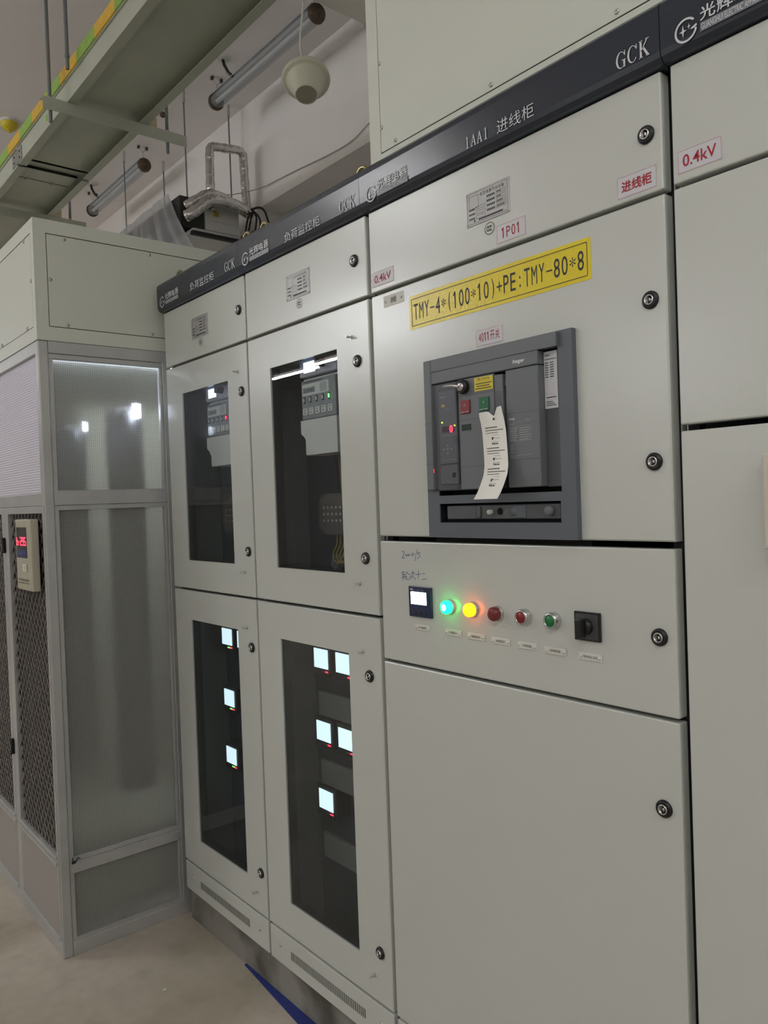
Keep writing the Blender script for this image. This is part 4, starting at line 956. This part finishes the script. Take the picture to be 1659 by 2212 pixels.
# ------------------------------------------------------------------ cable tray under the ceiling
ct = thing('cable_tray', (-1.2, 0.2, 3.40), 'wide grey-green cable tray running overhead toward the upper left', 'tray')
def tray_seg(x0, x1, dz=0.0):
    z = 3.40 + dz
    P = [(0.020, z + 0.088), (0.020, z), (0.062, z), (0.062, z + 0.003), (0.023, z + 0.003), (0.023, z + 0.088)]
    MB().prismx(P, x0, x1).build('near_side_rail', TRAY, ct)
    MB().prismx([(0.424 - q, w) for q, w in P][::-1], x0, x1).build('far_side_rail', TRAY, ct)
    MB().box(x0, x1, 0.0235, 0.4005, z + 0.045, z + 0.048).build('bottom_plate', TRAY, ct)
    MB().box(x0, x1, 0.012, 0.412, z + 0.0885, z + 0.091).build('lid', TRAY, ct)
tray_seg(-1.795, 1.9); tray_seg(-5.4, -1.815, -0.004)
MB().box(-1.90, -1.72, 0.0170, 0.0198, 3.405, 3.478).build('splice_plate', mat('splice_grey', (128, 128, 122), 0.5), ct)
for z in (3.425, 3.457):
    for x in (-1.86, -1.76): MB().cyl((x, 0.017, z), (x, 0.0145, z), 0.005, n=8).build('bolt', BLACKM, ct)
m = MB().box(-2.02, -1.88, 0.066, 0.358, 3.428, 3.438)
m.box(-1.875, -1.868, 0.07, 0.355, 3.426, 3.438, 1)
m.build('cross_splice', [TRAY, BLACKM], ct)
for yy in (0.13, 0.27): MB().box(-2.045, -2.015, yy - 0.012, yy + 0.012, 3.418, 3.434).build('clip', TRAY, ct)
MB().box(-2.04, -2.024, 0.07, 0.355, 3.432, 3.4405).build('slot', BLACKM, ct)
# yellow and green striped earthing bar on the near lid edge
eb = thing('earthing_strip', (-1.2, 0.012, 3.49), 'yellow and green striped earthing strip along the near edge of the cable tray', 'strip')
STY = mat('stripe_yellow', (214, 172, 44), 0.5, var=(40, 0.12)); STG = mat('stripe_green', (140, 178, 74), 0.5, var=(40, 0.12))
STA, STB = None, None
x = 1.45; k = 0
rnd = random.Random(2)
while x > -5.0:
    L = 0.225
    src = STA if k % 2 else STB
    if src is None:
        o = MB().prismx([(0.0045, 3.493), (0.011, 3.4915), (0.0118, 3.547), (0.0055, 3.548)], x - L, x).build('green_segment' if k % 2 else 'yellow_segment', STG if k % 2 else STY, eb, (x, 0.008, 3.49))
        if k % 2: STA = o
        else: STB = o
    else: inst(src, eb, (x, 0.008, 3.49))
    x -= L; k += 1
m = MB()
for x0, x1, z0, z1 in ((-1.30, -1.27, 3.43, 3.462),): m.quad(x0, x1, z0, z1, 0.0192)
m.build('paint_drip', STG, eb)
# cross supports with threaded rods
ROD = mat('threaded_rod', (128, 130, 132), 0.4, 0.5)
def support(x, label, xr_near=True):
    s = thing('tray_support', (x, 0.25, 3.34), label, 'support')
    MB().prism([(x, 3.342), (x + 0.0035, 3.342), (x + 0.0035, 3.3985), (x - 0.042, 3.3985), (x - 0.042, 3.395), (x, 3.395)], -0.090, 0.606).build('angle_bar', TRAY, s)
    for yy in (-0.052, 0.512):
        MB().cyl((x - 0.018, yy, 3.295), (x - 0.018, yy, ZC), 0.0085, n=10).build('threaded_rod', ROD, s)
        for q in (3.3986, 3.3855): MB().cyl((x - 0.018, yy, q), (x - 0.018, yy, q + 0.0092), 0.012, n=6).build('nut', ZINC, s)
    return s
support(-0.985, 'grey angle bar on threaded rods carrying the near part of the cable tray')
support(-2.47, 'grey angle bar on threaded rods carrying the cable tray just above the enclosure top')
for x, lab in ((-1.02, 'small cream block beside the tray on the near angle bar'), (-2.50, 'small cream block beside the tray on the far angle bar')):
    o = MB().box(x, x + 0.03, 0.412, 0.455, 3.3990, 3.452, 0, 0.004, 1).build('foam_block', CREAM); o['label'] = lab; o['category'] = 'block'
o = MB().cyl((-0.80, -0.035, 3.45), (-0.80, -0.035, ZC), 0.0085, n=10).cyl((-0.80, -0.035, 3.50), (-0.80, -0.035, 3.515), 0.011, n=6).build('hanger_rod', ROD); o['label'] = 'second grey hanger rod disappearing behind the striped near edge of the tray'; o['category'] = 'rod'

# ------------------------------------------------------------------ unlit explosion-proof style tube lamps
CAPM = mat('rusty_cap', (82, 68, 54), 0.7, 0.2, var=(50, 0.35))
REFL = mat('lamp_reflector', (236, 238, 240), 0.4, 0.0)
TUBEOFF = mat('tube_off', (222, 222, 220), 0.3)
def ceiling_lamp(x0, x1, y, z, label):
    t = thing('tube_lamp', ((x0 + x1) / 2, y, z), label, 'lamp')
    MB().cyl((x0 + 0.04, y, z), (x1 - 0.04, y, z), 0.046, n=20, caps=False).build('clear_cover', TUBEG, t)
    MB().cyl((x0 + 0.05, y, z - 0.005), (x1 - 0.05, y, z - 0.005), 0.014, n=12).build('tube', TUBEOFF, t)
    MB().prismx([(y - 0.058, z + 0.020), (y - 0.030, z + 0.050), (y + 0.030, z + 0.050), (y + 0.058, z + 0.020), (y + 0.052, z + 0.020), (y + 0.027, z + 0.044), (y - 0.027, z + 0.044), (y - 0.052, z + 0.020)], x0 + 0.03, x1 - 0.03).build('reflector', REFL, t)
    for xe, dx in ((x0 + 0.045, -1), (x1 - 0.045, 1)):
        MB().lathe([(0.050, 0), (0.054, 0.008), (0.052, 0.026), (0.043, 0.042), (0, 0.048)], (xe, y, z), (dx, 0, 0), 20).build('end_cap', CAPM, t)
    for xe in (x0 + 0.05, x1 - 0.05):
        MB().tube([(xe, y, z + 0.05), (xe, y, ZC - 0.045), (xe, y + 0.018, ZC - 0.03), (xe, y + 0.03, ZC - 0.008)], 0.0028, 6).tube([(xe, y, ZC - 0.045), (xe, y - 0.018, ZC - 0.03), (xe, y - 0.03, ZC - 0.008)], 0.0028, 6).build('hanger_wire', ZINC, t)
        for q in (0.033, -0.033): MB().box(xe - 0.012, xe + 0.012, y + q - 0.007, y + q + 0.007, ZC - 0.02, ZC).build('ceiling_clip', CAPM, t)
    return t
ceiling_lamp(-2.03, -0.80, 1.333, 4.20, 'unlit tube lamp in a clear cover near the white cone extinguisher')
ceiling_lamp(-4.38, -3.16, 1.333, 4.20, 'unlit tube lamp in a clear cover farther left, above the plastic sheet')
def rosette(x, y, label):
    t = thing('cable_outlet', (x, y, ZC), label, 'outlet')
    MB().lathe([(0.050, 0), (0.050, 0.006), (0.036, 0.012), (0, 0.013)], (x, y, ZC), (0, 0, -1), 20).build('rosette', PLUM, t)
    MB().tube([(x, y, ZC - 0.01), (x + 0.015, y, ZC - 0.05), (x + 0.030, y + 0.02, ZC - 0.10), (x + 0.05, y + 0.04, ZC - 0.125)], 0.010, 8).build('black_conduit', BLACKP, t)
rosette(-1.747, 1.255, 'round white ceiling outlet with a short black conduit beside the nearer tube lamp')
rosette(-4.13, 1.25, 'round ceiling outlet with a short black conduit beside the farther tube lamp')
o = MB().lathe([(0.022, 0), (0.022, 0.02), (0.012, 0.03), (0, 0.03)], (-2.62, 1.24, ZC), (0, 0, -1), 12).build('ceiling_plug', CAPM); o['label'] = 'small rusty plug in the ceiling between the two tube lamps'; o['category'] = 'plug'
# yellow smoke detector cover
sd = thing('smoke_detector', (-3.36, 0.40, ZC), 'round yellow covered smoke detector on the ceiling at the left edge', 'detector')
MB().lathe([(0.065, 0), (0.065, 0.015), (0.05, 0.018), (0, 0.018)], (-3.36, 0.40, ZC), (0, 0, -1), 22).build('base', PLUM, sd)
MB().lathe([(0.060, 0.017), (0.058, 0.040), (0.040, 0.062), (0.015, 0.070), (0.012, 0.082), (0, 0.082)], (-3.36, 0.40, ZC), (0, 0, -1), 22).build('yellow_cap', mat('cap_yellow', (206, 186, 40), 0.4), sd)

# ------------------------------------------------------------------ hanging cone-shaped extinguisher
ex = thing('hanging_extinguisher', (-0.784, 1.2155, 3.704), 'cream cone-shaped powder extinguisher hanging from a thin white cord', 'extinguisher')
CRM = mat('cream_plastic', (206, 204, 182), 0.45)
EA = (-0.3335, 0.233, 0.9135)     # it hangs crooked
MB().lathe([(0.0, 0.160), (0.07, 0.157), (0.112, 0.148), (0.128, 0.134), (0.132, 0.120), (0.130, 0.110), (0.122, 0.106), (0.110, 0.106), (0.103, 0.098), (0.064, 0.010), (0.060, 0.0), (0.056, 0.0), (0.055, 0.003)], (-0.784, 1.2155, 3.704), EA, 40).build('shell', CRM, ex)
MB().lathe([(0.056, 0.002), (0, 0.0015)], (-0.784, 1.2155, 3.704), EA, 30).build('bottom_cap', mat('cap_grey_cream', (150, 146, 126), 0.6), ex)
MB().tube([(-0.838, 1.253, 3.855), (-0.846, 1.25, 3.89), (-0.853, 1.243, 3.93), (-0.863, 1.24, 4.00), (-0.860, 1.24, 4.05), (-0.849, 1.24, 4.10), (-0.832, 1.24, 4.16), (-0.820, 1.24, 4.21), (-0.818, 1.24, 4.30)], 0.0055, 8).build('cord', PLUM, ex)
MB().cyl((-0.818, 1.24, 4.28), (-0.818, 1.24, 4.35), 0.009, n=8).build('hook', ZINC, ex)

o = MB().box(-0.77, -0.60, -1.0, YW, 4.215, 4.262, 0, 0.004, 1).build('cable_trunking', mat('cream_trunking', (214, 208, 196), 0.5)); o['label'] = 'cream trunking near the ceiling at the top beside the busbar housing'; o['category'] = 'trunking'

# ------------------------------------------------------------------ ceiling-hung air unit, insulated pipes, plastic sheet
ac = thing('air_unit', (-2.75, 1.4, 3.33), 'grey ceiling-hung air unit with dark intake behind the silver pipes', 'air unit')
ACG = mat('unit_steel', (208, 208, 202), 0.45, 0.0, var=(4, 0.06))
MB().box(-3.42, -2.10, 1.275, 1.53, 3.375, 3.555, 0, 0.003, 1).box(-2.14, -2.094, 1.29, 1.50, 3.44, 3.444).build('casing', ACG, ac)
MB().box(-3.40, -2.115, 1.10, 1.274, 3.37, 3.575, 0, 0.003, 1).build('intake_collar', mat('collar_dark', (44, 46, 46), 0.6), ac)
MB().box(-3.40, -2.02, 1.14, 1.50, 3.315, 3.345, 0, 0.01, 2).build('drain_pan', mat('pan_white', (186, 186, 182), 0.45), ac)
MB().box(-3.42, -2.00, 1.50, 1.53, 3.30, 3.35).box(-2.02, -1.985, 1.12, 1.53, 3.290, 3.312).build('pan_edge', BLACKM, ac)
MB().quad(0, 0, 0, 0, 0) if False else None
MB().add([(-2.0975, 1.335, 3.475), (-2.0975, 1.375, 3.475), (-2.0975, 1.375, 3.515), (-2.0975, 1.335, 3.515)], [(0, 1, 2, 3)], 0).build('yellow_sticker', mat('sticker_dull_yellow', (170, 158, 70), 0.5), ac)
for x, yy in ((-2.255, 1.225), (-2.255, 1.565), (-3.375, 1.245), (-3.375, 1.575)):
    MB().cyl((x, yy, 3.56), (x, yy, 4.30), 0.0055, n=8).build('suspension_rod', ROD, ac)
    MB().cyl((x, yy, 4.27), (x, yy, 4.35), 0.011, n=8).build('rod_anchor', ZINC, ac)
    MB().box(x - 0.02, x + 0.02, min(yy, 1.53) - 0.02, max(yy, 1.53) if yy > 1.5 else yy + 0.05, 3.555, 3.562).build('bracket', ZINC, ac)
FOIL = mat('silver_foil', (208, 206, 203), 0.16, 0.92, bump=(38, 1.0, 0.005), var=(14, 0.10))
def pipe(pts, r, label, n=14, steps=6):
    out = smooth(pts, steps); rr = [r * (1 + 0.05 * math.sin(i * 1.7) + 0.03 * math.sin(i * 4.1)) for i in range(len(out))]
    o = MB().tube([tuple(p) for p in out], rr, n).build('insulated_pipe', FOIL); o['label'] = label; o['category'] = 'pipe'; return o
pipe([(-2.08, 1.31, 3.50), (-2.08, 1.31, 3.62), (-2.08, 1.312, 3.78), (-2.08, 1.315, 3.900), (-2.08, 1.33, 3.932), (-2.08, 1.36, 3.940), (-2.08, 1.46, 3.952), (-2.08, 1.53, 3.960), (-2.08, 1.565, 3.945), (-2.08, 1.57, 3.90), (-2.08, 1.575, 3.75), (-2.075, 1.58, 3.60), (-2.05, 1.585, 3.50)], 0.029, 'silver foil pipe bent into a tall upright loop above the air unit')
pipe([(-2.075, 1.130, 3.495), (-2.06, 1.145, 3.508), (-2.06, 1.196, 3.545), (-2.06, 1.265, 3.592), (-2.06, 1.316, 3.606), (-2.06, 1.385, 3.600), (-2.06, 1.454, 3.580), (-2.06, 1.524, 3.565), (-2.06, 1.60, 3.548)], 0.033, 'upper silver foil pipe arching across the end of the air unit', steps=3)
pipe([(-2.02, 1.095, 3.405), (-2.0, 1.119, 3.418), (-2.0, 1.173, 3.462), (-2.0, 1.231, 3.512), (-2.0, 1.283, 3.540), (-2.0, 1.351, 3.548), (-2.0, 1.419, 3.540), (-2.0, 1.489, 3.525), (-2.0, 1.575, 3.493)], 0.037, 'lower silver foil pipe arching across the front end of the air unit', steps=3)
CAB = mat('cable_black', (18, 18, 19), 0.5)
CT = [[(-1.94, 1.545, 3.50), (-1.93, 1.50, 3.44), (-1.92, 1.47, 3.30), (-1.92, 1.47, 3.05), (-1.92, 1.47, 2.5)],
      [(-1.94, 1.545, 3.50), (-1.93, 1.52, 3.43), (-1.92, 1.49, 3.30), (-1.92, 1.485, 3.05), (-1.92, 1.485, 2.5)],
      [(-1.94, 1.545, 3.50), (-1.92, 1.56, 3.46), (-1.90, 1.535, 3.36), (-1.90, 1.50, 3.26), (-1.90, 1.50, 2.5)],
      [(-1.94, 1.545, 3.51), (-1.91, 1.58, 3.45), (-1.90, 1.57, 3.34), (-1.90, 1.565, 3.1), (-1.90, 1.56, 2.5)]]
for i, c in enumerate(CT):
    o = MB().tube(smooth(c), 0.0065, 8).build('black_cable', CAB); o['label'] = 'thin black cable in the bundle hanging straight down from the silver pipe end'; o['category'] = 'cable'; o['group'] = 'black cables hanging beside the air unit pipes'
o = MB().tube(smooth([(-1.94, 1.53, 3.51), (-1.90, 1.57, 3.522), (-1.88, 1.60, 3.50), (-1.86, 1.615, 3.43), (-1.83, 1.63, 3.35), (-1.80, 1.64, 3.24), (-1.80, 1.645, 2.6)]), 0.0075, 8).build('black_cable', CAB); o['label'] = 'black cable curving away to the right from the silver pipe end'; o['category'] = 'cable'
# thin wire along the beam face
W = [(-0.60, 1.655, 3.70), (-0.80, 1.66, 3.687), (-0.93, 1.66, 3.652), (-1.065, 1.66, 3.643), (-1.25, 1.66, 3.652), (-1.45, 1.66, 3.668), (-1.62, 1.66, 3.682), (-1.80, 1.655, 3.69), (-1.98, 1.64, 3.695), (-2.1, 1.50, 3.66), (-2.12, 1.32, 3.63)]
o = MB().tube(smooth(W), 0.0028, 6).build('thin_wire', mat('wire_grey', (150, 146, 140), 0.6)); o['label'] = 'thin grey wire running loosely along the beam to the silver pipes'; o['category'] = 'wire'
# plastic sheet draped over the intake
def sheet_mat():
    m = bpy.data.materials.new('plastic_sheet'); m.use_nodes = True; nt = m.node_tree; nt.nodes.clear()
    o = nt.nodes.new('ShaderNodeOutputMaterial'); t = nt.nodes.new('ShaderNodeBsdfTransparent'); t.inputs[0].default_value = (0.86, 0.87, 0.89, 1)
    p = nt.nodes.new('ShaderNodeBsdfPrincipled'); p.inputs['Base Color'].default_value = (0.46, 0.47, 0.49, 1); p.inputs['Roughness'].default_value = 0.3
    lw = nt.nodes.new('ShaderNodeLayerWeight'); lw.inputs[0].default_value = 0.45
    mr = nt.nodes.new('ShaderNodeMapRange'); mr.inputs['To Min'].default_value = 0.42; mr.inputs['To Max'].default_value = 0.92
    mx = nt.nodes.new('ShaderNodeMixShader')
    nt.links.new(lw.outputs['Facing'], mr.inputs['Value']); nt.links.new(mr.outputs[0], mx.inputs[0]); nt.links.new(t.outputs[0], mx.inputs[1]); nt.links.new(p.outputs[0], mx.inputs[2]); nt.links.new(mx.outputs[0], o.inputs[0])
    return m
V = []; NU, NV = 70, 18
for j in range(NV + 1):
    v = j / NV
    for i in range(NU + 1):
        u = i / NU
        x = -2.268 - u * 1.15 if v == 0 else (-2.268 - u * 1.15) * (1 - v) + (-1.86 - u * 1.65) * v
        z = 3.632 - 0.52 * v - 0.03 * u * (1 - v)
        f = (0.004 + 0.034 * v) * (math.sin(u * 26 + 1.0) + 0.6 * math.sin(u * 47 + 2.1 + v) + 0.4 * math.sin(u * 83))
        V.append((x, 1.088 - 0.03 * v + f - 0.05 * math.sin(v * PI) * 0.5, z))
F = [(j * (NU + 1) + i, j * (NU + 1) + i + 1, (j + 1) * (NU + 1) + i + 1, (j + 1) * (NU + 1) + i) for j in range(NV) for i in range(NU)]
o = MB().add(V, F, 0, True).build('plastic_sheet', sheet_mat()); o['label'] = 'translucent plastic sheet draped in folds over the air unit intake'; o['category'] = 'sheet'

# ------------------------------------------------------------------ floor: blue insulating mat along the curb
o = MB().add([(0.385, 0.027, 0.0), (3.0, 0.027, 0.0), (3.0, -0.20, 0.0), (0.385, 0.020, 0.0), (0.385, 0.027, 0.004), (3.0, 0.027, 0.004), (3.0, -0.20, 0.004), (0.385, 0.020, 0.004)],
             [(4, 5, 6, 7)[::-1], (3, 2, 6, 7), (0, 3, 7, 4), (1, 0, 4, 5)], 0).build('rubber_mat', RUB); o['label'] = 'dark blue rubber mat edge on the floor along the curb'; o['category'] = 'mat'
o = MB().box(0.325, 0.332, -0.24, -0.228, 0.0, 0.003).build('litter', PLUM); o['label'] = 'tiny white speck of litter on the bare floor'; o['category'] = 'litter'

# ------------------------------------------------------------------ tidy: consistent normals
for me in bpy.data.meshes:
    if me.name.startswith(('sheet', 'plastic_sheet', 'tube', 'lamp')): continue
    if len(me.polygons) > 20000: continue
    bm = bmesh.new(); bm.from_mesh(me); bmesh.ops.recalc_face_normals(bm, faces=list(bm.faces)); bm.to_mesh(me); bm.free()
